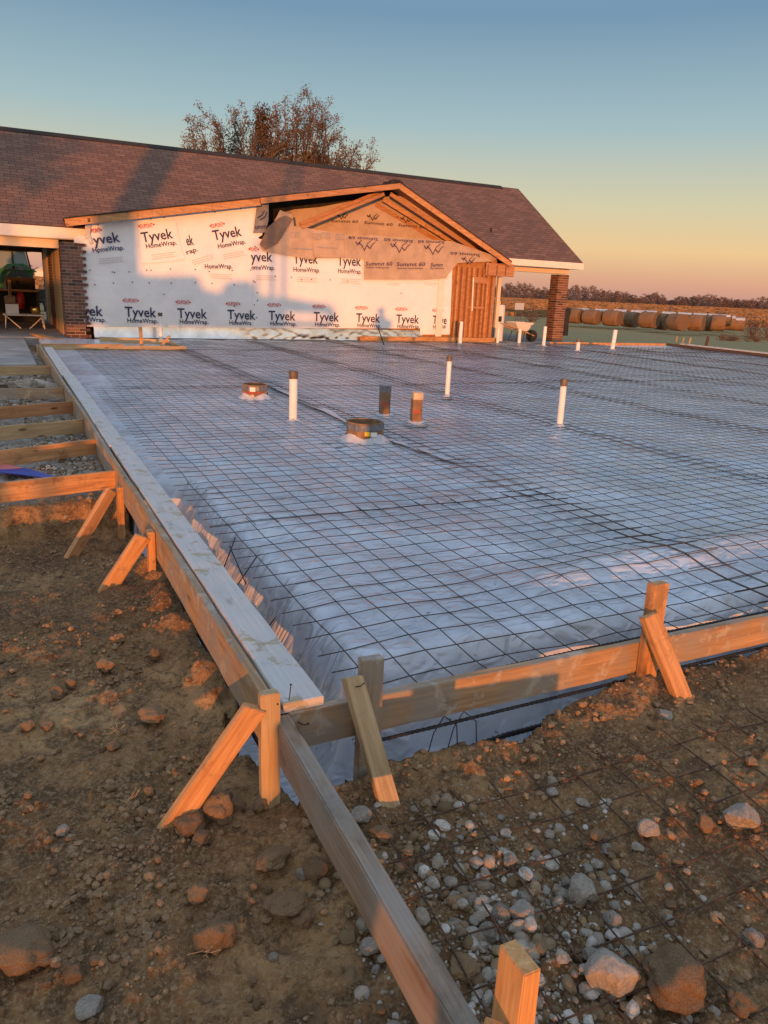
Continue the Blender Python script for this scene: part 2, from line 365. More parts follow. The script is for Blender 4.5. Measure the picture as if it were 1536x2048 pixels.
M['mortar'] = noisy('mortar', (.36, .31, .26), (.48, .42, .36), 20, .95)
def brick_mat():
    m = mat_new('red_brick', (.2, .08, .05), .9); n = N(m); v = n.coord('Object')
    c = n.noise(v, 30, 4, .7)
    isl = n.new('ShaderNodeNewGeometry').outputs['Random Per Island']
    col = n.ramp(isl, [(0, (.055, .032, .026)), (.25, (.11, .05, .036)), (.6, (.17, .072, .046)), (1, (.23, .105, .065))])
    col = n.mix(n.ramp(c, [(.5, g3(0)), (.75, g3(.5))]), col, (.08, .05, .04)); n.set(n.b.inputs['Base Color'], col); n.bump(c, .5, .004); return m
M['brick'] = brick_mat()
def shingle_mat(pitch):
    m = mat_new('asphalt_shingles', (.1, .07, .06), .92); n = N(m); c = n.new('ShaderNodeTexCoord').outputs['Object']; s = n.new('ShaderNodeSeparateXYZ', {0: c})
    up = n.math('MULTIPLY', s.outputs[2], 1 / math.sin(pitch))
    wav = n.math('MULTIPLY', n.math('SUBTRACT', n.noise(c, .6, 3), .5), .05)
    v = n.new('ShaderNodeCombineXYZ', {'X': s.outputs[0], 'Y': n.math('ADD', up, wav)}).outputs[0]
    br = n.new('ShaderNodeTexBrick', {'Vector': v, 'Scale': 1.0, 'Mortar Size': .009, 'Mortar Smooth': .3, 'Bias': -.1, 'Brick Width': .30, 'Row Height': .135,
              'Color1': (.135, .068, .044), 'Color2': (.225, .118, .078), 'Mortar': (.04, .022, .017)})
    gr = n.noise(c, 60, 4, .8); st = n.noise(n.coord('Object', (.7, .7, .25)), 1.3, 4, .6)
    col = n.mix(n.ramp(gr, [(.45, g3(0)), (.7, g3(.45))]), br.outputs['Color'], (.24, .14, .105))
    col = n.mix(n.ramp(st, [(.45, g3(0)), (.7, g3(.35))]), col, (.09, .06, .052))
    n.set(n.b.inputs['Base Color'], col); n.bump(n.math('ADD', n.math('SUBTRACT', 1.0, br.outputs['Fac']), n.math('MULTIPLY', gr, .4)), .7, .012); return m
M['bark'] = noisy('grey_bark', (.09, .065, .05), (.19, .14, .11), 6, .9, 0, .6, .03)
def leaf_mat(name, a, b):
    m = mat_new(name, a, .8, spec=.2); n = N(m); r = n.new('ShaderNodeNewGeometry').outputs['Random Per Island']
    n.set(n.b.inputs['Base Color'], n.mix(r, a, b)); return m
M['leaf_rust'] = leaf_mat('rust_leaves', (.065, .042, .03), (.19, .118, .07))
M['leaf_dark'] = leaf_mat('dark_leaves', (.035, .03, .028), (.08, .06, .05))
M['woods'] = leaf_mat('bare_winter_woods', (.085, .058, .05), (.18, .115, .092))
M['tall_grass'] = leaf_mat('tan_stubble', (.20, .12, .06), (.36, .22, .11))
M['shrub'] = leaf_mat('brown_shrub', (.08, .045, .03), (.2, .11, .06))
def hay_mat():
    m = mat_new('rolled_hay', (.3, .2, .1), .95); n = N(m); v = n.coord('Object', (1, 1, 1)); f = n.noise(n.coord('Object', (3, 30, 30)), 2, 5, .7); big = n.noise(v, 1.3, 4)
    col = n.mix(f, (.15, .085, .045), (.28, .17, .09)); col = n.mix(n.ramp(big, [(.45, g3(0)), (.65, g3(.8))]), col, (.10, .07, .045))
    n.set(n.b.inputs['Base Color'], col); n.bump(f, .8, .03); return m
M['hay'] = hay_mat()
M['hay_end'] = noisy('hay_spiral', (.12, .072, .04), (.21, .13, .07), 22, .95, 0, .8, .03)
M['frost'] = noisy('frosty_net_wrap', (.42, .40, .38), (.60, .58, .56), 5, .8)
M['green'] = noisy('green_paint', (.018, .085, .02), (.03, .12, .03), 3, .35); M['yellow'] = mat_new('yellow_rim', (.7, .42, .03), .4)
M['rubber'] = noisy('black_rubber', (.012, .011, .011), (.03, .026, .024), 9, .85); M['glass'] = mat_new('cab_glass', (.22, .26, .25), .08, spec=.8)
M['black'] = noisy('black_steel', (.010, .009, .009), (.03, .025, .022), 4, .6); M['red'] = noisy('red_paint', (.45, .02, .015), (.6, .035, .025), 4, .4)
M['white'] = noisy('white_enamel', (.72, .71, .68), (.8, .79, .76), 2, .4); M['steel'] = noisy('galvanised_steel', (.42, .42, .42), (.58, .58, .57), 5, .4, .8)
M['brass'] = mat_new('brass', (.75, .50, .16), .25, 1.0); M['shade_black'] = mat_new('shaded_opening', (.012, .010, .009), .95)
M['blue'] = noisy('blue_plastic', (.02, .05, .30), (.04, .08, .42), 4, .4); M['pink'] = noisy('pink_plastic', (.55, .14, .16), (.65, .2, .2), 4, .5)
M['bluegrey'] = mat_new('pale_sign_panel', (.42, .46, .52), .5)
M['cloth'] = noisy('dark_jacket', (.03, .035, .05), (.06, .065, .08), 8, .9); M['jeans'] = noisy('denim', (.05, .07, .12), (.09, .11, .17), 20, .9)
M['skin'] = mat_new('skin', (.45, .27, .19), .6); M['hair'] = mat_new('dark_hair', (.03, .02, .015), .7)

def board(name, p0, p1, t, h, mat, label, cat, group=None, up=(0, 0, 1), bevel=.003, cut=0, warp=0.0):
    """a straight piece of lumber from p0 to p1; its mesh runs along local X so the grain follows it"""
    p0 = np.array(p0, float); p1 = np.array(p1, float); L = np.linalg.norm(p1 - p0); d = (p1 - p0) / L
    u = np.array(up, float); u -= d * (u @ d); u /= np.linalg.norm(u); w = np.cross(u, d)
    bm = bmesh.new(); ns = max(1, min(60, int(L / .12))); rings = []; jr = random.Random(int(L * 1000))
    for i in range(ns + 1):
        x = -L / 2 + L * i / ns; q = warp * math.sin(i / ns * math.pi * 2.3 + 1); 
        c = cut if i == ns else 0
        rings.append([bm.verts.new((x - (c if b > 0 else 0), a * t / 2 + q + jr.gauss(0, .0009), b * h / 2 + jr.gauss(0, .0011))) for a, b in ((-1, -1), (1, -1), (1, 1), (-1, 1))])
    for i in range(ns):
        for k in range(4): bm.faces.new((rings[i][k], rings[i][(k + 1) % 4], rings[i + 1][(k + 1) % 4], rings[i + 1][k]))
    bm.faces.new(rings[0][::-1]); bm.faces.new(rings[-1])
    bmesh.ops.recalc_face_normals(bm, faces=bm.faces)
    if bevel:
        ed = [e for e in bm.edges if e.calc_face_angle(0) > .8]; bmesh.ops.bevel(bm, geom=ed, offset=bevel, segments=2, affect='EDGES')
    me = bpy.data.meshes.new(name); bm.to_mesh(me); bm.free(); me.materials.append(mat)
    o = bpy.data.objects.new(name, me); COL.objects.link(o); c = (p0 + p1) / 2
    o.matrix_world = Matrix(((d[0], w[0], u[0], c[0]), (d[1], w[1], u[1], c[1]), (d[2], w[2], u[2], c[2]), (0, 0, 0, 1)))
    ROOT[o.name] = Vector((0, 0, 0))
    return tag(o, label, cat, group)

_txt = {}
def text_geo(body):
    if body not in _txt:
        cu = bpy.data.curves.new('t', 'FONT'); cu.body = body; cu.size = 1.0; cu.resolution_u = 2; cu.offset = .012
        ob = bpy.data.objects.new('t', cu); COL.objects.link(ob)
        dg = bpy.context.evaluated_depsgraph_get(); dg.update(); me = bpy.data.meshes.new_from_object(ob.evaluated_get(dg))
        V = np.array([v.co[:] for v in me.vertices]); F = [tuple(p.vertices) for p in me.polygons]
        bpy.data.objects.remove(ob); bpy.data.curves.remove(cu); bpy.data.meshes.remove(me)
        _txt[body] = (V, F)
    return _txt[body]
def put_text(mb, body, x, z, w, h, y, rot=0.0, shear=0.0, flip=False, m=0):
    """letters on a wall facing -Y: left end x, baseline z, width w, capital height h"""
    V, F = text_geo(body); x0, x1 = V[:, 0].min(), V[:, 0].max()
    px = (V[:, 0] - x0) / (x1 - x0) * w; pz = V[:, 1] / .70 * h; px = px + shear * pz
    if flip: px, pz = w - px, h - pz
    c, s = math.cos(rot), math.sin(rot); X = x + c * px - s * pz; Z = z + s * px + c * pz
    mb.add(np.stack([X, np.full(len(X), y), Z], -1), F, m)
# ------------------------------------------------------------------ ground and sheet heights
YE_X = [-.52, -.3, -.19, .06, .25, .52, .65, 1.0, 1.5, 2.1, 8, 20]; YE_Y = [-.60, -.60, -.57, -.52, -.55, -.62, -.52, -.48, -.43, -.5, -.5, -.5]
def edge_y(x): return np.interp(x, YE_X, YE_Y) + .025 * noise2(np.asarray(x) * 9, np.asarray(x) * 0 + 3.3)
def sheet_top(x, y):
    el = .055 + .035 * noise2(y * 3.1, y * 0 + 7.7); ef = -.10 + .04 * noise2(x * 2.7, x * 0 + 1.2)
    L = sst(el - .31, el + .03, x); far = sst(2.85, 3.15, y + .15 * noise2(x * 3, x * 0)); L = np.maximum(L, far * sst(-.40, -.30, x)); F = sst(ef - .22, ef + .02, y)
    return L, F
def bulge(x, y): return .074 * np.exp(-((y - .38 - .10 * noise2(x * 1.7, x * 0)) / .20) ** 2) * sst(.7, 1.7, x)
def sheet_z(x, y):
    L, F = sheet_top(x, y); t = np.minimum(L, F)
    z = -.50 + t * .475
    near = 1 - sst(3.5, 9, np.hypot(x, y))
    pl = 4 * L * (1 - L); pf = 4 * F * (1 - F)
    z = z + pl * (.085 * noise2(y * 2.6 + x * 1.5, x * 1.5) + .055 * noise2(y * 5.3 + x * 2.2, x * 1.5 + 4) + .010 * noise2(y * 16 + x * 5, x * 4)) * (1 - far_y(y)) + pf * .05 * noise2(x * 7 + y * 2, y * 2)
    cr = np.zeros(np.shape(x))
    for k, (a, s, amp) in enumerate([(.5, 1.7, .018), (-.7, 2.6, .014), (1.3, 3.9, .010), (2.3, 6.3, .006)]):
        u = x * math.cos(a) + y * math.sin(a); v = -x * math.sin(a) + y * math.cos(a)
        cr = cr + amp * (1 - np.abs(noise2(u * s + 9 * k + .3 * noise2(v * 2, u), v * s * .45)) * 2.2).clip(-1, 1)
    z = z + cr * (.45 + .55 * near) + t * (.016 * noise2(x * .75, y * .75) + .008 * noise2(x * 2.1, y * 2.1)) - .010 + t * bulge(x, y)
    # outer side of the trench rises to the dirt edge
    rise = sst(.0, .14, edge_y(x) + .08 - y); z = z + rise * .20
    return np.minimum(z, -.008 + bulge(x, y) * .75)
def far_y(y): return sst(2.85, 3.15, y)
def ground_z(x, y):
    s = -((x - CAM[0]) * DIR[0] + (y - CAM[1]) * DIR[1])
    rough = .022 * fbm(x * 2.1, y * 2.1, 4) + .017 * fbm(x * 8, y * 8, 4, .62)
    z = np.full(np.shape(x), -.30) + .05 * noise2(x * .06, y * .06) - .58 * sst(12, 24, x) * sst(24, 54, x * DIR[0] * 1.25 + y * DIR[1] * .93)
    # left of the forms
    left = x < -.405 - .13 * np.exp(-((y + .12) / .17) ** 2) + .012 * noise2(y * 11, y * 0 + 5.0)
    bank = 3.22 + .08 * noise2(x * 4, x * 0) + .03 * noise2(x * 14, x * 0)
    lz = -.265 - .02 * sst(-.6, -1.4, x) - .15 * sst(1.7, 2.7, y) + (.245) * sst(bank - .07, bank + .04, y)
    lz = lz + .085 * np.exp(-((x + .49) / .075) ** 2) * np.clip(.5 + 2.6 * noise2(y * 4.1, y * 0 + 2.0) + .5 * noise2(y * 15, y * 0), 0, 1.3) * sst(-.35, -.1, y) * (1 - sst(1.9, 2.3, y))
    # front right, over the grade beam edge
    fz = -.225 + .055 * sst(.2, 1.2, x) - .03 * sst(-1.0, -1.8, y) + .02 * sst(-.8, -.55, y)
    ye = edge_y(x)
    front = (y < ye) & (x > -.52)
    inside = (~left) & (~front) & (x < 19.6) & (y < 17.6)
    nearz = np.where(left & (y < 16), lz, np.where(front, fz, z))
    wl = sst(-6, -3, x) * sst(-8, -3.5, y) * (1 - sst(4.5, 9, x)) * (1 - sst(14, 17, y)); wl = np.where((y > 4) & (x < 0), sst(-6, -3, x) * (1 - sst(15, 17, y)), wl)
    z = z * (1 - wl) + nearz * wl
    bl = np.where(left & (y < -.4), sst(-.52, -.62, x), 1.0) if False else 1.0
    L, F = sheet_top(x, y)
    zi = np.where((np.minimum(L, F) > .9), -.15, -.66)
    z = z + rough * (1 - sst(8, 30, np.hypot(x, y)))
    c, v = cells(x * 15 + .2 * noise2(x * 30, y * 30), y * 15, 5); hump = np.clip(.55 - c, 0, 1) * (.3 + .9 * v)
    dirtm = (1 - sst(3, 5, np.hypot(x, y))) * np.clip(.65 + 1.2 * fbm(x * 1.5 + 4, y * 1.5, 3), .1, 1)
    c2, v2 = cells(x * 38, y * 38, 11)
    z = z + dirtm * (.048 * hump + .013 * np.clip(.5 - c2, 0, 1) * v2)
    z = np.where(inside, zi, z)
    # the house stands on a slightly lower bed; ground is raised behind the photographer to shade the foreground
    z = np.where((x > -9) & (x < 16.8) & (y > 17.6) & (y < 26.6), -.25, z)
    z = z + (.46 + .07 * noise2(x * .22, y * .22) + .035 * noise2(x * 1.1, y * 1.1)) * sst(4.5, 12.5, s)
    return z
def axis(parts):
    a = [np.arange(p, q, st) for p, q, st in parts]; return np.concatenate(a)
def geo(a, b, n):
    return a + (b - a) * (np.geomspace(1, 40, n) - 1) / 39
gx = np.concatenate([-geo(2.0, 2500, 60)[::-1], np.arange(-1.99, 2.6, .0125), geo(2.62, 20.4, 40)[:-1], geo(20.4, 2600, 46)])
gy = np.concatenate([-geo(2.4, 2500, 66)[::-1], np.arange(-2.39, 3.8, .0125), np.linspace(3.82, 27, 90), geo(27.3, 2600, 46)])
GX, GY = np.meshgrid(gx, gy)
tag(grid_mesh('ground', gx, gy, ground_z(GX, GY), M['soil']), kind='structure')

# plastic vapour barrier over the fill and down into the trench
px_ = np.concatenate([np.arange(-.45, 3.0, .02), np.arange(3.0, 8, .06), np.arange(8, 19.5, .13)])
py_ = np.concatenate([np.arange(-.86, 4.2, .02), np.arange(4.2, 9, .06), np.arange(9, 17.5, .13)])
PX, PY = np.meshgrid(px_, py_)
PZ = sheet_z(PX, PY); keep = (PY > edge_y(PX) - .05)
tag(grid_mesh('plastic_sheeting', px_, py_, PZ, M['plastic'], keep), 'wrinkled translucent plastic vapour barrier spread under the wire mesh of the whole slab', 'plastic sheet')

# concrete
cb = MB(); cb.box((-14, 11.9, -.3), (-.62, 18.0, -.06)); cb.box((-14, 18.0, -.3), (.9, 26.0, -.045))
tag(cb.build('driveway', M['concrete'], bevel=.01), kind='structure')

# ------------------------------------------------------------------ welded wire mesh
def mesh_z(x, y):
    droop = .035 * np.exp(-((x + .1) ** 2 / .05)) * (y < 3.0) + .02 * np.exp(-((y + .3) ** 2) / .03)
    return .004 + .010 * noise2(x * 1.3, y * 1.3) + .007 * noise2(x * 3.7 + 5, y * 3.7) - droop * .5 + bulge(x, y) * .75
def wire_sheet(x0, x1, y0, y1, zf, mat, label, cat, group, r=.0026, nx=None, rot=0.0, lift=0.0, step=.1524):
    V = []; F = []; nb = 0
    xs = np.arange(x0, x1 + 1e-6, step); ys = np.arange(y0, y1 + 1e-6, step); cx, cy = (x0 + x1) / 2, (y0 + y1) / 2
    ra = math.cos(rot), math.sin(rot)
    def wires(fix, along, swap, over, zoff):
        nonlocal nb
        a = np.concatenate([[along[0] - over], along, [along[-1] + over]])
        j = rng.normal(0, .003, len(fix)); bend = rng.normal(0, .004, len(fix))
        A, B = np.meshgrid(a, fix + j); B = B + bend[:, None] * np.sin(A * 2.1 + np.arange(len(fix))[:, None])
        X, Y = (A, B) if not swap else (B, A)
        dx, dy = X - cx, Y - cy; X, Y = cx + dx * ra[0] - dy * ra[1], cy + dx * ra[1] + dy * ra[0]
        Z = zf(X, Y) + zoff + lift
        n, k = X.shape
        offs = [(-r, -r), (r, -r), (r, r), (-r, r)]
        P = np.stack([np.stack([X + (o[0] if swap else 0), Y + (0 if swap else o[0]), Z + o[1]], -1) for o in offs], 2)   # n,k,4,3
        V.append(P.reshape(-1, 3)); idx = np.arange(n * k * 4).reshape(n, k, 4) + nb; nb += n * k * 4
        f = np.stack([idx[:, :-1, :], np.roll(idx, -1, 2)[:, :-1, :], np.roll(idx, -1, 2)[:, 1:, :], idx[:, 1:, :]], -1); F.append(f.reshape(-1, 4))
    wires(ys, xs, False, .115, .0); wires(xs, ys, True, .09, 2 * r * .9)
    o = fast_mesh('wire_mesh', np.concatenate(V), np.concatenate(F), mat, smooth=False)
    return tag(o, label, cat, group)
SX = [0.0, 2.286, 4.572, 6.858, 9.144, 11.43, 13.716, 16.002]; W_ = .1524
rows = [(-.3048, 1.8288), (1.8288, 8.2296), (8.0772, 14.3256), (14.1732, 17.0688)]
rown = ['front row', 'second row from the front', 'third row from the front', 'row next to the house']
coln = ['along the left form', 'second strip from the left form', 'third strip from the left form', 'fourth strip from the left form', 'fifth strip from the left form', 'sixth strip from the left form', 'seventh strip from the left form', 'strip along the right edge']
for i, x0 in enumerate(SX):
    x1 = x0 + (16 if i < 7 else 21) * W_
    for j, (y0, y1) in enumerate(rows):
        if j == 3 and i == 0: y0, y1 = 14.9, 16.9
        if i == 0: xx0 = 0.0 if j < 2 else (.3 if j == 2 else 2.45)
        else: xx0 = x0
        if j == 3 and i == 0: continue
        if i == 7 and j == 3: y1 = 16.2
        n_ = int(round((y1 - y0) / W_))
        wire_sheet(xx0, x1 if i < 7 else 19.2, y0 + .004 * (i % 3), y0 + n_ * W_, mesh_z, M['wire'], 'wire mesh sheet, ' + coln[i] + ', ' + rown[j], 'wire mesh',
                   'reinforcing mesh sheets on the slab', rot=float(rng.normal(0, .004)), lift=.005 * ((i + j) % 2), r=.0018)
wire_sheet(-.27, 2.6, -2.3, -.78, lambda x, y: ground_z(x, y) * .25 + .75 * (-.225 + .055 * sst(.2, 1.2, x) - .03 * sst(-1.0, -1.8, y)) + .022, M['wire_rust'],
           'rusty wire mesh lying on the bare dirt and rubble in the foreground', 'wire mesh', None, rot=-.06, r=.0019)
def rebar(name, pts, r, label, group=None):
    m = MB(); P = []; pts = [np.array(p, float) for p in pts]
    for a, b in zip(pts[:-1], pts[1:]):
        n = max(2, int(np.linalg.norm(b - a) / .012)) if r > .005 else 8
        P += [a + (b - a) * k / n for k in range(n)]
    P.append(pts[-1])
    m.tube(P, [r * (1.16 if k % 2 else .92) for k in range(len(P))] if r > .005 else r, 6)
    return tag(m.build(name, M['rebar'], smooth=False), label, 'rebar', group)
rebar('reinforcing_bar', [(-.42, -.40, -.01), (1.0, -.40, .005), (4.5, -.41, .0)], .0085, 'black ribbed bar running along the inner face of the front form', 'bars along the front form')
rebar('reinforcing_bar', [(-.15, -.485, -.140), (1.2, -.480, -.138), (4.5, -.475, -.136)], .0065, 'black ribbed bar running just below the front form', 'bars along the front form')
rebar('reinforcing_bar', [(-.40, -.52, -.38), (.2, -.42, -.34), (.56, -.43, -.30), (4.0, -.36, -.33)], .011, 'thick black bar lying low in the plastic lined trench under the front form', 'bars along the front form')
rebar('reinforcing_bar', [(-.40, -.30, -.30), (-.38, 1.0, -.33), (-.36, 2.9, -.33)], .009, 'black bar low in the trench beside the left form')
for i, (x, y) in enumerate([(.15, -.45), (.24, -.45)]):
    rebar('tie_rod', [(x, y, -.39), (x + .05, y + .01, -.20), (x + .10, y + .02, -.14), (x + .155, y + .01, -.19), (x + .165, y, -.33)], .0022, ['thin bent black rod arched under the front form, left one of two', 'thin bent black rod arched under the front form, right one of two'][i], 'bent rods under the front form')
for i, (a, b) in enumerate([((-.20, 1.25, -.12), (-.03, 1.55, .0)), ((-.02, 1.15, -.30), (-.10, 1.42, .0)), ((-.22, .95, -.10), (.0, 1.22, -.01)), ((-.17, .62, -.20), (.06, .80, -.10))]):
    rebar('tie_rod', [a, b], .0035, ['thin black rod leaning out of the left trench, farthest of the four', 'thin black rod standing crosswise in the left trench', 'thin black rod leaning over the left trench beside the crossed pair', 'thin black rod low over the left trench, nearest the corner'][i], 'thin rods in the left trench')
rebar('reinforcing_bar', [onz(768, 690, 0), onz(758, 690, 0) + np.array([-.05, 0, .45])], .012, 'thin dark bar standing upright in the slab in front of the house wrap')
rebar('reinforcing_bar', [onz(912, 690, 0), onz(916, 690, 0) + np.array([.0, 0, .62])], .012, 'thin rusty bar leaning beside the white pipe near the framed wall')

# ------------------------------------------------------------------ forms
F_OUT = 'boards forming the left edge'
segs = [(-.46, 3.7), (3.7, 8.4), (8.4, 14.35)]
lab = ['near length of the tall form board on the left edge, lit orange outside', 'middle length of the tall form board behind the row of cross boards', 'far length of the left form board running up to the end boards by the house']
for (a, b), l in zip(segs, lab):
    board('form_board', (-.445, a, -.035), (-.445, b - .004, -.035), .038, .20, M['wood_worn'], l, 'form board', F_OUT, warp=.003)
segs = [(-.46, 4.05), (4.055, 9.2), (9.205, 13.8)]
lab = ['pale dusty plank lying flat on the left form, its sawn end at the near corner', 'pale dusty plank lying flat on the left form beside the near cross boards', 'pale dusty plank lying flat on the left form, farthest length']
for (a, b), l in zip(segs, lab):
    board('plank', (-.345, a, .056), (-.325 if a > 0 else -.332, b, .056), .148, .036, M['wood_plank'], l, 'plank', 'planks on the left form')
board('form_board', (-.405, -.457, -.033), (2.9, -.457, -.052), .038, .146, M['wood_worn'], 'scuffed front form board, from the near corner out of the picture on the right', 'form board', 'boards forming the front edge')
board('form_board', (2.905, -.457, -.052), (8.0, -.457, -.052), .038, .146, M['wood_worn'], 'front form board continuing to the right beyond the second stake pair', 'form board', 'boards forming the front edge')
board('form_board', (-.432, -.466, -.032), (-.492, -3.0, -.032), .056, .146, M['wood_grey'], 'weathered grey form board running from the corner towards the camera across the dirt', 'form board', bevel=.005)

# ------------------------------------------------------------------ stakes and braces
ST = 'stakes holding the forms'; BR = 'diagonal braces of the forms'
def stake(p0, p1, t, h, up, mat, label, group=ST): return board('stake', p0, p1, t, h, M[mat], label, 'stake', group, up=up, cut=.004, bevel=.0025)
def brace(p0, p1, t, h, up, mat, label): return board('brace', p0, p1, t, h, M[mat], label, 'brace', BR, up=up, cut=.012, bevel=.0025)
stake((-.487, -.515, -.33), (-.487, -.50, .16), .040, .066, (1, 0, 0), 'wood_tan', 'short wooden stake with nails at the near corner of the forms')
brace((-.83, -.49, -.30), (-.535, -.515, .125), .036, .075, (0, 0, 1), 'wood_new', 'diagonal brace leaning on the near corner stake, its foot among the clods')
stake((-.485, 1.75, -.36), (-.485, 1.735, .035), .040, .08, (0, 1, 0), 'wood_new', 'orange stake at the middle of the left form, second from the near corner')
brace((-.80, 1.68, -.36), (-.53, 1.70, .02), .038, .085, (0, 0, 1), 'wood_new', 'diagonal brace leaning on the middle stake of the left form')
stake((-.485, 3.02, -.50), (-.485, 3.02, -.02), .042, .085, (0, 1, 0), 'wood_new', 'orange stake below the nearest cross board, third from the near corner')
brace((-.88, 2.72, -.45), (-.545, 2.98, -.03), .038, .085, (0, 0, 1), 'wood_new', 'diagonal brace leaning up to the end of the nearest cross board')
stake((-.115, -.498, -.50), (-.112, -.499, .215), .040, .085, (1, 0, 0), 'wood_worn', 'tall stained stake standing behind the leaning brace on the front form near the corner')
brace((-.125, -.77, -.30), (-.205, -.535, .18), .036, .070, (1, 0, 0), 'wood_tan', 'brown brace leaning on the front form beside the tall stained stake')
stake((1.237, -.50, -.30), (1.222, -.498, .315), .042, .085, (1, 0, 0), 'wood_new', 'tall stake behind the leaning brace at the right of the front form')
brace((1.31, -.70, -.24), (1.145, -.54, .20), .038, .080, (1, 0, 0), 'wood_new', 'orange brace leaning on the front form at the right')
stake((-.415, -1.775, -.35), (-.418, -1.79, .275), .040, .080, (0, 1, 0), 'wood_bright', 'bright pine stake with a clean sawn top at the bottom of the picture')
brace((-.66, -1.98, -.32), (-.445, -1.80, .14), .036, .07, (1, 0, 0), 'wood_bright', 'bright pine brace leaning behind the stake at the bottom of the picture')
def nail(p, d, l=.05, label='bent dark nail', n=None):
    m = MB(); p = np.array(p, float); d = np.array(d, float); d /= np.linalg.norm(d)
    m.tube([p, p + d * l * .6, p + d * l + np.array([0, 0, .3 * l])], .0018, 5); m.tube([p + d * l + np.array([0, 0, .3 * l]), p + d * (l + .002) + np.array([0, 0, .32 * l])], .004, 6)
    return tag(m.build('nail', M['rebar']), label, 'nail', 'nails left standing in the forms')
nail((-.375, -.476, .005), (.6, -1, -.1), .045, 'bent nail in the face of the front form near the corner')
nail((-.395, -.44, .07), (.1, -.1, 1), .05, 'nail sticking up beside the sawn end of the pale plank')
nail((-.468, -.50, .11), (.3, -1, .1), .02, 'nail in the top of the near corner stake')
nail((-.205, -.572, .155), (1, -.1, .0), .03, 'nail through the top of the brown brace')

# cross boards of the walkway forms on the left
cross = [((0, 733), (95, 731), 'wood_tan', 'tan cross board left of the forms, farthest of the row'), ((0, 776), (122, 776), 'wood_worn', 'dull grey cross board behind the orange brown one'),
         ((0, 813), (138, 802), 'wood_red', 'orange brown cross board in the middle of the row'), ((0, 852), (165, 838), 'wood_tan', 'tan cross board just behind the half lit one'),
         ((0, 900), (195, 877), 'wood_new', 'cross board half lit by the sun with a pencil mark, second nearest'), ((0, 965), (230, 940), 'wood_new', 'sunlit orange cross board nearest the camera')]
for k, (a, b, mt, l) in enumerate(cross):
    A, B = onz(*a, .015), onz(*b, .015); B[0] = -.468; d = (A - B); A = B + d / abs(d[0]) * 2.2; z = np.array([0, 0, .073])
    board('cross_board', A - z, B - z, .038, .140, M[mt], l, 'form board', 'cross boards of the walkway forms')
board('cross_board', (-2.6, 9.55, -.16), (-.47, 9.55, -.16), .036, .12, M['wood_dark'], 'dark low cross board sunk between the two farthest ones', 'form board', 'cross boards of the walkway forms')

# end boards by the house
z = .05
A = onz(88, 684, z); B = onz(372, 684, z)
YB = 14.2
board('form_board', (-.41, YB, -.02), (2.42, YB, -.02), .04, .19, M['wood_tan'], 'tan board across the far end of the left form, facing the mesh', 'form board', 'boards at the far end')
board('plank', (-.40, YB + .12, .075), (1.15, YB + .12, .075), .12, .036, M['wood_new'], 'narrow plank lying on the far end board', 'plank')
board('form_board', (.95, 16.6, .0), (2.42, 15.9, .0), .04, .16, M['wood_tan'], 'tan board set back behind the far end board', 'form board', 'boards at the far end')
board('form_board', (2.40, 14.25, -.02), (2.40, 15.85, -.02), .04, .15, M['wood_tan'], 'short tan return board at the right end of the far boards', 'form board', 'boards at the far end')
stake((1.62, 14.9, -.1), (1.60, 14.9, .42), .04, .07, (1, 0, 0), 'wood_new', 'thin upright stake beside the white pipe at the far boards')
brace((2.02, 14.85, .02), (2.22, 14.9, .24), .04, .07, (0, 1, 0), 'wood_new', 'short stick leaning on the far boards at their right end')
stake((-.49, 14.15, -.20), (-.49, 14.15, .10), .05, .08, (0, 1, 0), 'wood_tan', 'stake at the far corner of the left form')
board('plank', (.05, 16.9, -.03), (-.35, 18.6, -.02), .22, .036, M['wood_new'], 'loose wide plank lying on the driveway by the brick pier', 'plank')
# forms at the far right edge
board('form_board', (14.5, 17.25, -.03), (19.45, 17.25, -.03), .05, .16, M['wood_new'], 'sunlit form board along the back right edge of the slab', 'form board', 'boards at the far right')
board('form_board', (19.5, 17.2, -.03), (19.5, 9.0, -.03), .05, .18, M['wood_dark'], 'dark form board with a pale top along the right edge of the slab', 'form board', 'boards at the far right')
board('plank', (19.53, 16.6, .085), (19.53, 9.0, .085), .14, .04, M['wood_plank'], 'pale plank lying on the right edge form', 'plank')
for k, (x, y) in enumerate([(1352, 689), (1364, 691), (1377, 691)]):
    p = onz(x, y, -.05); stake(p, p + np.array([.03 * k, 0, .28]), .03, .06, (1, 0, 0), 'wood_tan', ['leaning pale stake by the far right corner, leftmost of three', 'leaning pale stake by the far right corner, middle of three', 'leaning pale stake by the far right corner, rightmost of three'][k], 'stakes at the far right corner')
p = onz(1412, 692, -.05); stake(p, p + np.array([.05, 0, .34]), .06, .10, (1, 0, 0), 'wood_dark', 'dark short post standing behind the right edge form', 'stakes at the far right corner')

# torn strip of survey ribbon left between the cross boards
rb = MB(); P = [onz(0, 930, -.12), onz(50, 937, -.13), onz(115, 955, -.14), onz(110, 959, -.14), onz(40, 950, -.13), onz(0, 946, -.12)]
sp = thing('plastic_strip', P[0], 'blue and pink plastic strip lying between the two nearest cross boards', 'plastic strip')
rb.poly(P, .006, (0, 0, 1)); rb.build('blue_band', M['blue'], sp)
rb = MB(); rb.poly([onz(0, 926, -.11), onz(46, 937, -.12), onz(0, 940, -.12)], .006, (0, 0, 1)); rb.build('pink_band', M['pink'], sp)
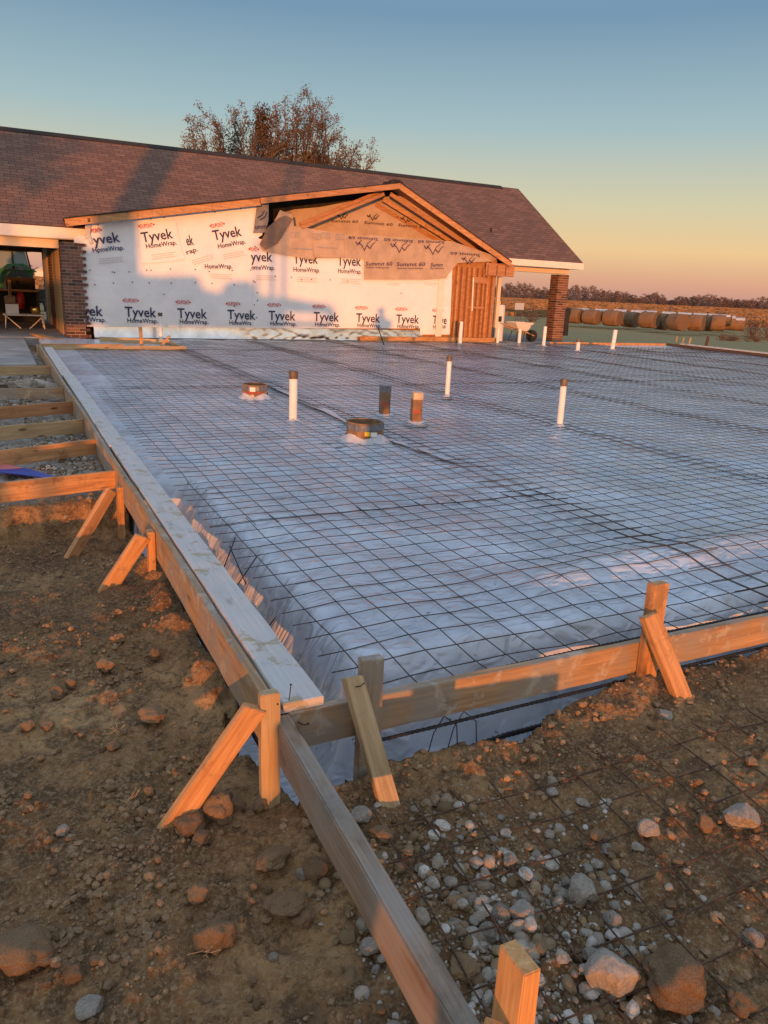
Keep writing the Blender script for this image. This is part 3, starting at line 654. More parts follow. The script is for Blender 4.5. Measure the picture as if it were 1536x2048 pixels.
# ------------------------------------------------------------------ things standing in the slab
def pipe(base, h, r, label, cap=True, lean=(0, 0), collar=True, group='white pipes standing in the slab'):
    t = thing('pvc_pipe', base, label, 'pipe', group); b = np.array(base, float)
    top = b + np.array([lean[0], lean[1], h]); hc = .085 if cap else 0
    m = MB(); k = 1 - hc / h; m.tube([b - np.array([0, 0, .1]), b + (top - b) * k], r, 18); m.build('tube', M['pvc'], t, smooth=False)
    if cap:
        m = MB(); c0 = b + (top - b) * k; m.tube([c0, c0 + (top - c0) * .96, top], [r * 1.13, r * 1.15, r * 1.02], 18); m.build('cap', M['cap'], t)
    if collar:
        m = MB(); jit = [1 + .25 * random.uniform(-1, 1) for _ in range(18)]
        m.lathe(b, [(r * 3.0, -.025), (r * 2.0, .0), (r * 1.3, .015), (r * 1.06, .035), (r * 1.04, .03)], 18, jit=jit); m.build('film_collar', M['film'], t, smooth=True)
    return t
pipe(onz(586, 842, 0), .55, .045, 'white pipe with dark cap left of the boxouts, nearest the left form', lean=(.0, .0))
pipe(onz(894, 793, 0), .585, .034, 'white pipe with dark cap in mid slab behind the two square boxouts')
pipe(onz(1119, 853, 0), .55, .036, 'white pipe with dark cap standing alone at the right, nearest the camera', lean=(.01, .02))
pipe(onz(920, 688, 0), .63, .05, 'plain white pipe in front of the framed stud wall', cap=False)
pipe(onz(1087, 692, 0), .57, .05, 'plain white pipe beside the far brick column', cap=False)
pipe(onz(1155, 702, 0), .33, .055, 'short stubby white pipe between two taller ones at the far right', cap=True)
pipe(onz(1224, 700, 0), .57, .06, 'leaning plain white pipe farthest to the right', cap=False, lean=(.09, .05))
pipe(onz(322, 676, 0) , .62, .05, 'white pipe with dark top standing at the far boards before the house wrap', cap=True, collar=False)
pipe((12.72, 17.55, 0), .42, .045, 'thin white pipe right in front of the water heater', cap=False, collar=False)
pipe((13.5, 17.5, 0), .42, .05, 'thin white pipe between water heater and wheelbarrow', cap=False, collar=False)

def round_boxout(base, r, h, label, hexa, red):
    t = thing('round_boxout', base, label, 'drain boxout', 'round cardboard boxouts')
    b = np.array(base, float); n = hexa; jit = [1 + .05 * random.uniform(-1, 1) for _ in range(n)]
    m = MB(); m.lathe(b, [(r * 1.0, -.05), (r * .99, h - .05), (r * .97, h), (r * .90, h), (r * .90, -.05)], n, jit=jit); m.build('cardboard_ring', M['cardboard'], t)
    m = MB(); m.lathe(b, [(r * 1.02, h * .60), (r * 1.02, h * .93), (r * 1.0, h * .93), (r * 1.0, h * .60)], n, jit=jit); m.build('tape_band', M['tape'], t)
    m = MB(); m.lathe(b, [(r * .9, .02), (.001, .0)], n); m.build('ring_shade', M['shade_black'], t)  # near-black disc paints the shade inside the open ring
    m = MB(); N_ = 28; J = [1 + .22 * math.sin(k * 2.1) + random.uniform(-.15, .15) for k in range(N_)]
    vs = []; fs = []
    for i, (q, z) in enumerate([(1.9, -.03), (1.45, .0), (1.15, .03), (1.04, .065)]):
        for k in range(N_):
            a = 2 * math.pi * k / N_; w = q * r * (1 + (J[k] - 1) * (.9 if i == 0 else .12)); vs.append((b[0] + w * math.cos(a), b[1] + w * math.sin(a), z + (0.022 * math.sin(k * .9) if i == 3 else .008 * math.sin(k * 2.9))))
    for i in range(3):
        for k in range(N_): fs.append((i * N_ + k, i * N_ + (k + 1) % N_, (i + 1) * N_ + (k + 1) % N_, (i + 1) * N_ + k))
    m.add(vs, fs); m.build('film_collar', M['film'], t, smooth=True)
    return t, b
RV = np.array([RT[0], RT[1], 0]) / np.hypot(RT[0], RT[1]); TC = np.array([-FW[0], -FW[1], 0]) / np.hypot(FW[0], FW[1])
t, b = round_boxout(onz(728, 880, 0), .185, .19, 'round cardboard drain boxout with duct tape band and yellow label, nearest the camera', 26, False)
m = MB(); c = b + TC * .193; m.poly([c + RV * .01 + (0, 0, .075), c + RV * .06 + (0, 0, .075), c + RV * .06 + (0, 0, .115), c + RV * .01 + (0, 0, .115)], .003, TC); m.build('yellow_sticker', M['label_yellow'], t)
m = MB(); c = b + TC * .189; m.poly([c + RV * .068 + (0, 0, .07), c + RV * .13 - TC * .02 + (0, 0, .07), c + RV * .13 - TC * .02 + (0, 0, .112), c + RV * .068 + (0, 0, .112)], .003, TC); m.build('white_sticker', M['label_white'], t)
t, b = round_boxout(onz(510, 797, 0), .165, .19, 'angular cardboard boxout with red lettering, farther left behind the tall capped pipe', 8, True)
m = MB(); c = b + TC * .172; m.poly([c - RV * .035 + (0, 0, .11), c + RV * .035 + (0, 0, .11), c + RV * .035 + (0, 0, .165), c - RV * .035 + (0, 0, .165)], .003, TC); m.build('paper_sticker', M['label_white'], t)
m = MB(); m.poly([c - RV * .03 + (0, 0, .02), c + RV * .02 + (0, 0, .02), c + RV * .02 + (0, 0, .07), c - RV * .03 + (0, 0, .07)], .003, TC); m.build('clear_tape', M['clear_tape'], t)
def red_print(parent, body, c, w, h):
    V, F = text_geo(body); x0, x1 = V[:, 0].min(), V[:, 0].max(); q = MB()
    q.add([c + RV * ((v[0] - x0) / (x1 - x0) - .5) * w + np.array([0, 0, v[1] / .7 * h]) for v in V], F); q.build('lettering', M['ink_red'], parent)
red_print(t, 'WINDOWS', b + TC * .1765 + (0, 0, .085), .24, .022)
def square_boxout(base, w, h, label, body, tapetop):
    b = np.array(base, float); t = thing('square_boxout', base, label, 'pipe boxout', 'square cardboard boxouts')
    m = MB(); q = RV * w / 2; r_ = TC * w / 2; 
    m.poly([b - q - r_ * .9 - (0, 0, .05), b - q * .2 - r_ - (0, 0, .05), b + q - r_ - (0, 0, .05), b + q * 1.05 + r_ * .7 - (0, 0, .05), b + q * .5 + r_ - (0, 0, .05), b - q * .6 + r_ * 1.05 - (0, 0, .05)], h + .05, (0, 0, 1)); m.build('cardboard_sleeve', M['cardboard'], t, bevel=.004)
    m = MB(); k = 1.03; m.poly([b - q * k - r_ * .93, b - q * .2 - r_ * k, b + q * k - r_ * k, b + q * 1.09 + r_ * .73, b + q * .52 + r_ * k, b - q * .63 + r_ * 1.09], h * .22, (0, 0, 1))
    m.v = [(x, y, z + h * .79) for x, y, z in m.v]; m.build('tape_wrap', M[tapetop], t)
    m = MB(); m.lathe(b, [(w * 1.1, -.03), (w * .8, -.005), (w * .66, .02)], 16, jit=[1 + .12 * random.uniform(-1, 1) for _ in range(16)]); m.build('film_collar', M['film'], t, smooth=True)
    red_print(t, body, b + TC * w * .545 + (0, 0, h * .34), w * .62, h * .13)
square_boxout(onz(768, 830, 0), .135, .35, 'square cardboard boxout with grey taped top, left of the pair', 'UD', 'tape')
square_boxout(onz(831, 845, 0), .13, .34, 'square cardboard boxout wrapped in shiny clear tape, right of the pair', 'UA', 'clear_tape')
# white sheet laps taped on the vapour barrier
def film_lap(pts, label):
    V = []; n = len(pts)
    m = MB(); P = [np.array([x, y, float(sheet_z(np.array([x]), np.array([y]))[0]) + .024 + .005 * math.sin(7 * x + 5 * y)]) for x, y in pts]
    L = len(P) // 2; m.add(P, [(i, i + 1, L + i + 1, L + i) for i in range(L - 1)])
    tag(m.build('film_lap', M['film'], smooth=True), label, 'plastic strip', 'laps of film on the mesh')
a = np.array(onz(530, 770, 0)[:2]); b2 = np.array(onz(700, 850, 0)[:2]); d = b2 - a; nrm = np.array([-d[1], d[0]]) / np.linalg.norm(d) * .09
film_lap([tuple(a + d * i / 12) for i in range(13)] + [tuple(a + d * i / 12 + nrm * (1 + .3 * math.sin(i))) for i in range(13)], 'pale folded strip of film running from the angular boxout to the round one')
a = np.array(onz(770, 880, 0)[:2]); b2 = np.array(onz(905, 925, 0)[:2]); d = b2 - a; nrm = np.array([-d[1], d[0]]) / np.linalg.norm(d) * .08
film_lap([tuple(a + d * i / 12) for i in range(13)] + [tuple(a + d * i / 12 + nrm * (1 + .4 * math.sin(i * 1.3))) for i in range(13)], 'pale strip of film trailing to the right of the round boxout')
# ------------------------------------------------------------------ the house being extended
H = thing('house', (8.0, 22.0, -.05), 'long low brick house with brown shingle roof, its front wall covered in white house wrap', 'house')
EY, EZ, RY, RZ, RX = 18.1, 2.53, 22.1, 5.12, 16.2
PIT = math.atan2(RZ - EZ, RY - EY); M['shingle'] = shingle_mat(PIT)
LX = -10.0
m = MB()
A = [(LX, EY, EZ), (RX, EY, EZ), (RX, RY, RZ), (LX, RY, RZ), (LX, 2 * RY - EY, EZ), (RX, 2 * RY - EY, EZ)]
B = [(x, y, z - .09) for x, y, z in A]
m.add(A + B, [(0, 1, 2, 3), (3, 2, 5, 4), (0, 6, 7, 1), (4, 5, 11, 10), (1, 7, 8, 2), (2, 8, 11, 5), (0, 3, 9, 6), (3, 4, 10, 9)])
m.add([B[0], B[1], B[2], B[3], B[4], B[5]], [(3, 2, 1, 0), (4, 5, 2, 3)], 1)
roof = m.build('roof', [M['shingle'], M['wood_dark']], H)
m = MB(); m.poly([(LX, RY - .16, RZ - .085), (LX, RY, RZ + .03), (LX, RY + .16, RZ - .085), (LX, RY, RZ - .02)], RX - LX - .75, (1, 0, 0)); m.build('ridge_cap', M['felt_shade'], roof)
# fascia and soffit beams
for a, b in (((LX, EY - .03, 2.25), (.93, EY - .001, 2.50)), ((13.25, EY - .03, 2.32), (RX + .02, EY - .001, 2.515))): MB().box(a, b).build('fascia', M['cream_pale'], H, bevel=.004)
for a, b in (((LX, EY, 2.235), (.93, 18.62, 2.26)), ((13.0, EY, 2.325), (RX, 18.95, 2.345))): MB().box(a, b).build('soffit', M['cream'], H)
for a, b in (((LX, 18.34, 2.03), (.33, 18.55, 2.234)), ((12.95, 18.72, 2.17), (RX - .04, 19.0, 2.324))): MB().box(a, b).build('porch_beam', M['cream'], H, bevel=.005)
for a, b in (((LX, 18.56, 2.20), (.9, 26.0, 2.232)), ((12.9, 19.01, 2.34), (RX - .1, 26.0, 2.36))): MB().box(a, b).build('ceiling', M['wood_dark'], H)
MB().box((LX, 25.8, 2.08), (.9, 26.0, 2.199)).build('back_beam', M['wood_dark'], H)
# gable end triangle on the right
m = MB(); m.poly([(RX - .12, EY + .2, EZ - .16), (RX - .12, 2 * RY - EY - .2, EZ - .16), (RX - .12, RY, RZ - .22)], .04, (1, 0, 0)); m.build('gable_end', M['cream_pale'], H)
def brick_run(a, b):
    m = MB(); m.box((a[0] + .008, a[1], a[2]), b, 0); z = a[2]; c = 0
    while z < b[2] - .06:
        y = a[1] - (.1 if c % 2 else 0)
        while y < b[1]:
            y0, y1 = max(a[1], y + .005), min(b[1], y + .195)
            if y1 - y0 > .02: m.box((a[0] + random.uniform(-.002, .002), y0, z + .005), (a[0] + .05, y1, z + .071), 1)
            y += .2
        z += .0762; c += 1
    m.build('side_wall', [M['mortar'], M['brick']], H)
# body
m = MB(); m.box((1.0, 18.12, -.2), (12.85, 25.9, 2.45)); m.build('house_wall', M['osb'], H)
for a, b in (((.34, 25.0, -.2), (1.0, 25.9, 2.19)), ((.34, 21.17, -.2), (1.0, 23.1, 2.19))): brick_run(a, b)
for a, b in (((.33, 18.66, -.2), (1.0, 21.16, 2.03)), ((.33, 23.12, -.2), (1.0, 24.98, 2.19))): MB().box(a, b).build('door_trim', M['trim_tan'], H, bevel=.008)
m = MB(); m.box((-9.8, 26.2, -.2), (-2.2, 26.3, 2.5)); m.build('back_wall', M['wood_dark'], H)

def brick_pier(name, x0, x1, y0, y1, z0, z1, parent, ragged=False):
    m = MB(); core = .007; ch = .0762; n = int((z1 - z0) / ch)
    m.box((x0 + core, y0 + core, z0), (x1 - (core if not ragged else .01), y1 - core, z0 + n * ch), 0)
    r_ = random.Random(5 if ragged else 9)
    for c in range(n):
        za, zb = z0 + c * ch + .0055, z0 + (c + 1) * ch - .0055; xe = x1
        if ragged: xe = x1 + (.085 if c % 2 else -.01) + r_.uniform(-.03, .03)
        x = x0; first = .10 if c % 2 else .20
        while x < xe - .03:
            w = first if x == x0 else .20; e = min(x + w, xe); e = xe if xe - e < .05 else e
            j = r_.uniform(-.003, .003); m.box((x + (.005 if x > x0 else 0), y0 + j, za), (e - (.005 if e < xe else 0), y0 + .10, zb), 1); x = e
        for xa, xb in ((x0, x0 + .1), (x1 - .1, x1)):
            if ragged and xa > x0: continue
            y = y0 + .11; k = 0
            while y < y1 - .02:
                e = min(y + (.10 if (c + k) % 5 == 0 else .20), y1); j = r_.uniform(-.002, .002); m.box((xa + j + .001, y, za), (xb + j, e - .01, zb), 1); y = e; k += 1
    return m.build(name, [M['mortar'], M['brick']], parent)
brick_pier('brick_pier', .335, .79, 17.90, 18.65, -.12, 2.235, H, True)
brick_pier('brick_column', 15.73, 16.17, 18.70, 19.12, -.14, 2.17, H)

# ---- wrapped front wall
YW = 18.0
def wall_sheet(name, pts, Y, mat, parent=H, th=.004, wav=0.0, bulge=None):
    """an outline in pixels of the photograph, laid on the wall plane at Y and filled with a fine grid so it can buckle"""
    P = [ony(x, y, Y) for x, y in pts]; xs = [p[0] for p in P]; zs = [p[2] for p in P]
    bm = bmesh.new(); f = bm.faces.new([bm.verts.new((p[0], Y, p[2])) for p in P])
    for ax in (0, 2):
        lo, hi = (min(xs), max(xs)) if ax == 0 else (min(zs), max(zs)); no = (1, 0, 0) if ax == 0 else (0, 0, 1)
        for q in np.arange(lo + .12, hi, .12):
            co = (q, 0, 0) if ax == 0 else (0, 0, q)
            bmesh.ops.bisect_plane(bm, geom=bm.verts[:] + bm.edges[:] + bm.faces[:], plane_co=co, plane_no=no)
    for v in bm.verts:
        x, z = v.co.x, v.co.z
        v.co.y += -abs(float(wav * (fbm(np.array([x * 1.1]), np.array([z * 1.3]), 3)[0])))
    bmesh.ops.recalc_face_normals(bm, faces=bm.faces)
    r = bmesh.ops.extrude_face_region(bm, geom=bm.faces[:]); 
    for g in r['geom']:
        if isinstance(g, bmesh.types.BMVert): g.co.y += th
    bmesh.ops.recalc_face_normals(bm, faces=bm.faces)
    off = ROOT[parent.name]; bmesh.ops.translate(bm, verts=bm.verts, vec=-off)
    me = bpy.data.meshes.new(name); bm.to_mesh(me); bm.free(); me.materials.append(mat)
    o = bpy.data.objects.new(name, me); COL.objects.link(o); o.parent = parent; ROOT[o.name] = off; return o
wrapA = wall_sheet('house_wrap', [(178, 441), (250, 430), (360, 421), (450, 413), (536, 405), (524, 470), (508, 480), (508, 656), (172, 653), (168, 600), (150, 500), (147, 474), (160, 470), (170, 473)], YW, M['tyvek'], wav=.02)
wrapB = wall_sheet('house_wrap', [(505, 470), (520, 478), (690, 500), (740, 525), (880, 535), (905, 531), (899, 669), (840, 669), (840, 657), (505, 656)], YW - .012, M['tyvek'], wav=.012)
wall_sheet('house_wrap', [(278, 448), (352, 440), (356, 470), (370, 518), (330, 524), (283, 527), (279, 490)], YW - .026, M['tyvek'], wav=.010)
wall_sheet('house_wrap', [(170, 443), (182, 441), (180, 470), (186, 486), (180, 489), (176, 476), (170, 478)], YW - .05, M['film'], wav=.05)
INK = [M['ink_navy'], M['ink_red'], M['ink_pale']]
def ptext(mb, body, a, b, ch, Y, flip=False, shear=0.0, m=0):
    A, B_ = ony(*a, Y), ony(*b, Y); w = math.hypot(B_[0] - A[0], B_[2] - A[2]); rot = math.atan2(B_[2] - A[2], B_[0] - A[0])
    mpp = (A - CAM) @ FW / FPX; put_text(mb, body, A[0], A[2], w, ch * mpp, Y, rot, shear, flip, m)
def dupont(mb, x, z, w, h, y, rot=0, m=1, txt='DUPONT'):
    put_text(mb, txt, x + w * .10, z, w * .80, h, y, rot, m=m)
    c, s = math.cos(rot), math.sin(rot)
    for t in (.03, .97):
        q = (x + c * w * t - s * h * .5, z + s * w * t + c * h * .5); k = h * .28; mb.add([(q[0] - k, y, q[1]), (q[0], y, q[1] - k), (q[0] + k, y, q[1]), (q[0], y, q[1] + k)], [(0, 1, 2, 3)], m)
def fine_print(mb, x, z, w, y, rot=0, n=3, m=2):
    r_ = random.Random(int(x * 100)); c, s = math.cos(rot), math.sin(rot)
    for k in range(n):
        q = r_.uniform(0, .08) * w
        while q < w * (1 - .12 * (k % 2)):
            l = r_.uniform(.03, .11) * w
            pts = [(q, 0), (min(q + l, w), 0), (min(q + l, w), .016), (q, .016)]
            mb.add([(x + c * a - s * (b - k * .05), y, z + s * a + c * (b - k * .05)) for a, b in pts], [(0, 1, 2, 3)], m); q += l + .012
def ink(mb, par): mb.build('lettering', INK, par)
ya, yb, yc = YW - .026, YW - .030, YW - .042
def full(par, x, z, y, tw='Tyvek', tx=0, wv=.765, hw='HomeWrap.', hx=.05, hwid=.75, dp=True):
    mb = MB(); put_text(mb, tw, x + tx, z, wv, .245, y)
    if hw: put_text(mb, hw, x + hx, z - .145, hwid, .112, y)
    if dp: dupont(mb, x - .03, z + .345, .37, .10, y)
    ink(mb, par)
z0 = .485
full(wrapA, .74, z0, ya, 'vek', 0, .47, 'neWrap.', 0, .53, False)
full(wrapA, 1.735, z0, ya); full(wrapA, 3.035, z0, ya); full(wrapA, 4.345, z0, ya, hw='HomeWra', hwid=.60)
for x in (5.48, 6.785, 8.085, 9.375): full(wrapB, x, z0 + .005, yb)
full(wrapB, 10.61, z0 + .005, yb, 'Tyve', 0, .49, 'HomeW', .03, .45)
# upper rows
def trio(par, t0, t1, h0, h1, d0, Y, tw='Tyvek', hw='HomeWrap.', fp=True, dt='DUPONT'):
    mb = MB(); ptext(mb, tw, t0, t1, 19, Y)
    if hw: ptext(mb, hw, h0, h1, 9, Y)
    A, B_ = ony(*h0, Y), ony(*h1, Y); rot = math.atan2(B_[2] - A[2], B_[0] - A[0])
    if d0: D = ony(*d0, Y); dupont(mb, D[0], D[2], .38 if dt == 'DUPONT' else .26, .10, Y, rot, txt=dt)
    if fp: fine_print(mb, A[0] + .1, A[2] - .16, .60, Y, rot)
    ink(mb, par)
trio(wrapA, (188, 490), (241, 483), (186, 505), (249, 499), (181, 466), ya - .008, 'yvek', dt='PONT')
trio(wrapA, (285, 485), (347, 476), (293, 497), (354, 489), (278, 457), yc)
trio(wrapA, (428, 481), (484, 471), (437, 497), (492, 487), (421, 456), ya)
trio(wrapA, (374, 491), (388, 489), (374, 509), (397, 502), None, ya, 'ek', 'rap.', True)
mb = MB(); ptext(mb, 'HomeWrap.', (410, 537), (465, 537), 9, ya); p = ony(418, 548, ya); fine_print(mb, p[0], p[2], .6, ya); ink(mb, wrapA)
trio(wrapB, (502, 523), (545, 523), (503, 539), (550, 540), (498, 502), yb, 'yvek', 'omeWrap.', dt='PONT')
trio(wrapB, (587, 527), (636, 527), (587, 543), (640, 545), None, yb)
trio(wrapB, (675, 531), (722, 532), (676, 546), (723, 548), None, yb)
for x in (775, 850): mb = MB(); p = ony(x, 566, yb); fine_print(mb, p[0], p[2], .42, yb, n=2); ink(mb, wrapB)
# cap nails in rows on the wrap
capm = MB(); capm.tube([(0, 0, 0), (0, -.006, 0)], .016, 8)
nail0 = None
spots = [(x, y) for x in (185, 222, 262, 300, 345, 385, 420, 470, 505) for y in (541, 567)] + [(q, 541 + (q % 3)) for q in (230, 290)] + [(556, 555), (578, 556), (600, 557), (625, 560), (655, 559), (805, 585), (330, 590), (475, 611), (510, 600), (690, 565), (200, 505)] + [(190 + 27 * k, 447 - 2.7 * k) for k in range(12)] + [(512, 490 + 24 * k) for k in range(7)]
for x, y in spots:
    p = ony(x + random.uniform(-6, 6), y + random.uniform(-3, 3), YW - .03); par = wrapA if x < 506 else wrapB
    if nail0 is None:
        nail0 = capm.build('cap_nail', M['ink_brown']); o = nail0
    else: o = nail0.copy(); COL.objects.link(o)
    o.parent = par; o.location = Vector(p) - ROOT[par.name] * 1.0
# foil strip below the wrap
fx = np.arange(.98, 10.3, .035); fz = np.linspace(-.03, .285, 16); FX, FZ = np.meshgrid(fx, fz)
cr = sst(4.0, 5.2, FX); FYY = 18.012 - .06 * (1 - (FZ + .03) / .315) ** 2 * (1 - .7 * cr) - cr * ((.285 - FZ) / .3) * (.036 * np.abs(noise2(FX * 2.4 + FZ * 3, FZ * 3)) + .010 * noise2(FX * 5 - FZ * 6, FZ * 6))
V = np.stack([FX, FYY, FZ], -1).reshape(-1, 3); i = np.arange(FX.size).reshape(FX.shape)
fast_mesh('foil_flashing', V, np.stack([i[:-1, :-1], i[:-1, 1:], i[1:, 1:], i[1:, :-1]], -1).reshape(-1, 4), M['foil'], True, H)
m = MB(); m.box((8.2, 17.84, -.10), (12.95, 17.93, .10)); m.build('ledger_board', M['wood_new'], H, bevel=.004)

# ---- underlayment sheets hung in the open gable
sheets = [
 ('U4', [(548, 440), (560, 426), (588, 419), (640, 414), (735, 396), (800, 392), (900, 440), (1000, 512), (960, 528), (890, 525), (690, 490), (600, 470)], 18.50, 'under', .02),
 ('U2', [(560, 420), (585, 430), (588, 452), (700, 470), (690, 516), (630, 516), (628, 520), (525, 502), (519, 490), (535, 470)], 17.93, 'under', .008),
 ('U5', [(626, 482), (687, 480), (690, 516), (628, 514)], 17.905, 'under', .01),
 ('U3', [(690, 478), (740, 470), (905, 483), (1000, 515), (985, 523), (915, 526), (897, 548), (893, 556), (860, 559), (728, 559), (728, 518), (690, 516)], 17.92, 'under', .010),
 ('U1', [(514, 408), (537, 406), (537, 440), (531, 465), (506, 466)], 17.94, 'under_grey', .015),
 ('U6', [(557, 436), (572, 431), (586, 438), (556, 486), (530, 500), (519, 488), (535, 455)], 17.90, 'under_shaded', .02)]
US = {}
for nm, pts, Y, mt, wv in sheets: US[nm] = wall_sheet('underlayment', pts, Y, M[mt], wav=wv)
def strokes(mb, segs, Y, r=.011):
    for pts in segs:
        P = [ony(x, y, Y) for x, y in pts]
        for k in range(len(P) - 1):
            t = r * (1.4 - .8 * k / len(P)); d = P[k + 1] - P[k]; d = d / np.linalg.norm(d); n_ = np.array([-d[2], 0, d[0]]) * t
            mb.add([P[k] - n_, P[k] + n_, P[k + 1] + n_ * .8, P[k + 1] - n_ * .8], [(0, 1, 2, 3)])
def vees(mb, x, y, s, Y):
    """three tick marks, the middle one largest"""
    q = lambda L: [(x + a * s, y + b * s) for a, b in L]
    strokes(mb, [q([(-18, -10), (-13, -3), (-6, -13)]), q([(-12, -9), (-5, -2), (0, 8), (6, -6), (16, -14)]), q([(5, -2), (11, 4), (16, -4), (22, -9)])], Y)
Y = 17.885
for (x, y), (a, b), (c, d), tx, sm, vs_ in (((729, 493), (731, 531), (784, 531), 'Summit 60', ((732, 536), (778, 537)), 'Synthetic Underlayment'), ((799, 497), (793, 532), (850, 532), 'Summit 60', ((794, 538), (846, 538)), 'Synthetic Underlayment'), ((866, 501), (861, 533), (885, 533), 'Summ', ((861, 538), (888, 538)), 'Synthetic')):
    m = MB(); vees(m, x, y, 1.0, Y); m.build('logo', M['ink_navy'], US['U3'])
    m = MB(); ptext(m, tx, (a, b), (c, d), 7.2, Y, shear=.2); ptext(m, vs_, sm[0], sm[1], 3.2, Y); m.build('lettering', M['ink_navy'], US['U3'])
for a, b in (((697, 478), (756, 482)), ((768, 482), (826, 486)), ((836, 486), (889, 488)), ((901, 509), (960, 514))): m = MB(); ptext(m, 'Summit 60', a, b, 5.5, Y, flip=True); m.build('lettering', M['ink_navy'], US['U3'])
m = MB(); vees(m, 936, 522, .7, Y); m.build('logo', M['ink_navy'], US['U3'])
Y = 18.465
for (a, b), (x, y) in zip((((662, 444), (716, 446)), ((728, 447), (785, 452)), ((796, 452), (850, 457))), ((683, 434), (745, 436), (812, 441))):
    m = MB(); ptext(m, 'Summit 60', a, b, 5.2, Y, shear=.2); m.build('lettering', M['ink_brown'], US['U4']); m = MB(); vees(m, x, y, .6, Y); m.build('logo', M['ink_brown'], US['U4'])
Y = 17.885
for x, y in ((582, 464), (625, 467), (643, 465), (672, 468)):
    m = MB(); strokes(m, [[(x, y), (x + 16, y + 1), (x + 16, y + 11), (x, y + 10), (x, y)], [(x + 4, y + 4), (x + 8, y + 8), (x + 13, y + 3)]], Y, .007); m.build('logo', M['ink_grey'], US['U2'])
for a, b in (((585, 498), (626, 500)), ((633, 495), (676, 498))): m = MB(); ptext(m, 'Synthetic Underlayment', a, b, 3.5, Y); m.build('lettering', M['ink_grey'], US['U2'])
Y = 17.912; m = MB(); ptext(m, 'umm', (510, 458), (533, 457), 9, Y, shear=.2); m.build('lettering', M['ink_navy'], US['U1'])
m = MB(); strokes(m, [[(515, 436), (524, 430), (529, 421)], [(520, 440), (530, 434), (534, 424)]], Y, .012); m.build('logo', M['ink_navy'], US['U1'])
# ---- stub gable framing
GY = 17.72
RL, PK, RR = ony(130, 437, GY), ony(800, 367, GY), ony(1022, 524, GY)
m = MB(); dz = np.array([0, 0, -.075])
def rake(p, q, Y, th, hgt, mat, name, drop=.0):
    mm = MB(); a = np.array([p[0], Y, p[2] - drop]); b_ = np.array([q[0], Y, q[2] - drop]); mm.bar(a, b_, th, hgt, (0, 0, 1)); return mm.build(name, M[mat], H, bevel=.004)
mid = RL + (PK - RL) * .54
rake(RL + dz * 1.2, mid + dz * 1.2, GY, .04, .17, 'wood_new', 'rake_board'); rake(mid + dz * .9, PK + dz * .9, GY - .045, .04, .14, 'wood_red', 'rake_board')
rake(PK + dz, RR + dz, GY, .04, .15, 'wood_new', 'rake_board')
m = MB(); m.bar(RL + np.array([.55, .0, .02]) + dz * .2, RL + np.array([.02, .1, -.06]), .06, .09, (0, 0, 1)); m.build('eave_tail', M['wood_dark'], H)
for k, y in enumerate((18.0, 18.25, 18.5)):
    a = PK + np.array([-.15 - .1 * k, 0, -.26 - .13 * k]); b_ = RR + np.array([-.40 - .22 * k, 0, -.05 + .01 * k]); rake(a, b_, y, .05, .105, 'wood_red' if k != 1 else 'wood_new', 'rafter')
a, b_ = ony(602, 456, 17.95), ony(768, 388, 17.95); mm = MB(); mm.bar(a, b_, .06, .09); mm.bar(a + (0, .1, .09), b_ + (0, .1, .1), .05, .09); mm.build('rafter', M['wood_red'], H, bevel=.004)
# roof deck of the stub
def dk(z): return EY + (z - EZ) / math.tan(PIT)
m = MB(); y0 = GY - .05
def slab(P, mu, mt):
    q = [np.array(p, float) for p in P]; up = [p + np.array([0, 0, .03]) for p in q]
    m.add(up, [(0, 1, 2, 3)], mt); m.add(q, [(3, 2, 1, 0)], mu); m.add(q + up, [(0, 1, 5, 4), (1, 2, 6, 5), (2, 3, 7, 6), (3, 0, 4, 7)], mt)
slab([(RL[0], y0, RL[2]), (PK[0], y0, PK[2]), (PK[0], dk(PK[2]) + .1, PK[2]), (RL[0], dk(RL[2]) + .1, RL[2])], 0, 0)  # left underside is black to stand in for the attic shade
slab([(PK[0] + .002, y0, PK[2]), (RR[0], y0, RR[2]), (RR[0], dk(RR[2]) + .15, RR[2]), (PK[0] + .002, dk(PK[2]) + .1, PK[2])], 1, 0)
m.build('gable_roof', [M['felt_shade'], M['wood_red']], H)
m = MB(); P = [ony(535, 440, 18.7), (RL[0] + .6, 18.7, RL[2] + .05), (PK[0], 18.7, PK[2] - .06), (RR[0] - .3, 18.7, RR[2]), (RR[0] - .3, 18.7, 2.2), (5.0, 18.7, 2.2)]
m.poly([tuple(p) for p in P], .03); m.build('attic_shade_panel', M['felt_shade'], H)  # black panel stands in for the deep shade of the open attic
m = MB(); m.box((PK[0] - .28, GY - .02, PK[2] - .02), (PK[0] + .08, GY + .5, PK[2] + .05)); m.box((PK[0] - .2, GY - .04, PK[2] + .03), (PK[0] - .0, GY + .3, PK[2] + .09)); m.build('ridge_felt', M['felt_shade'], H)
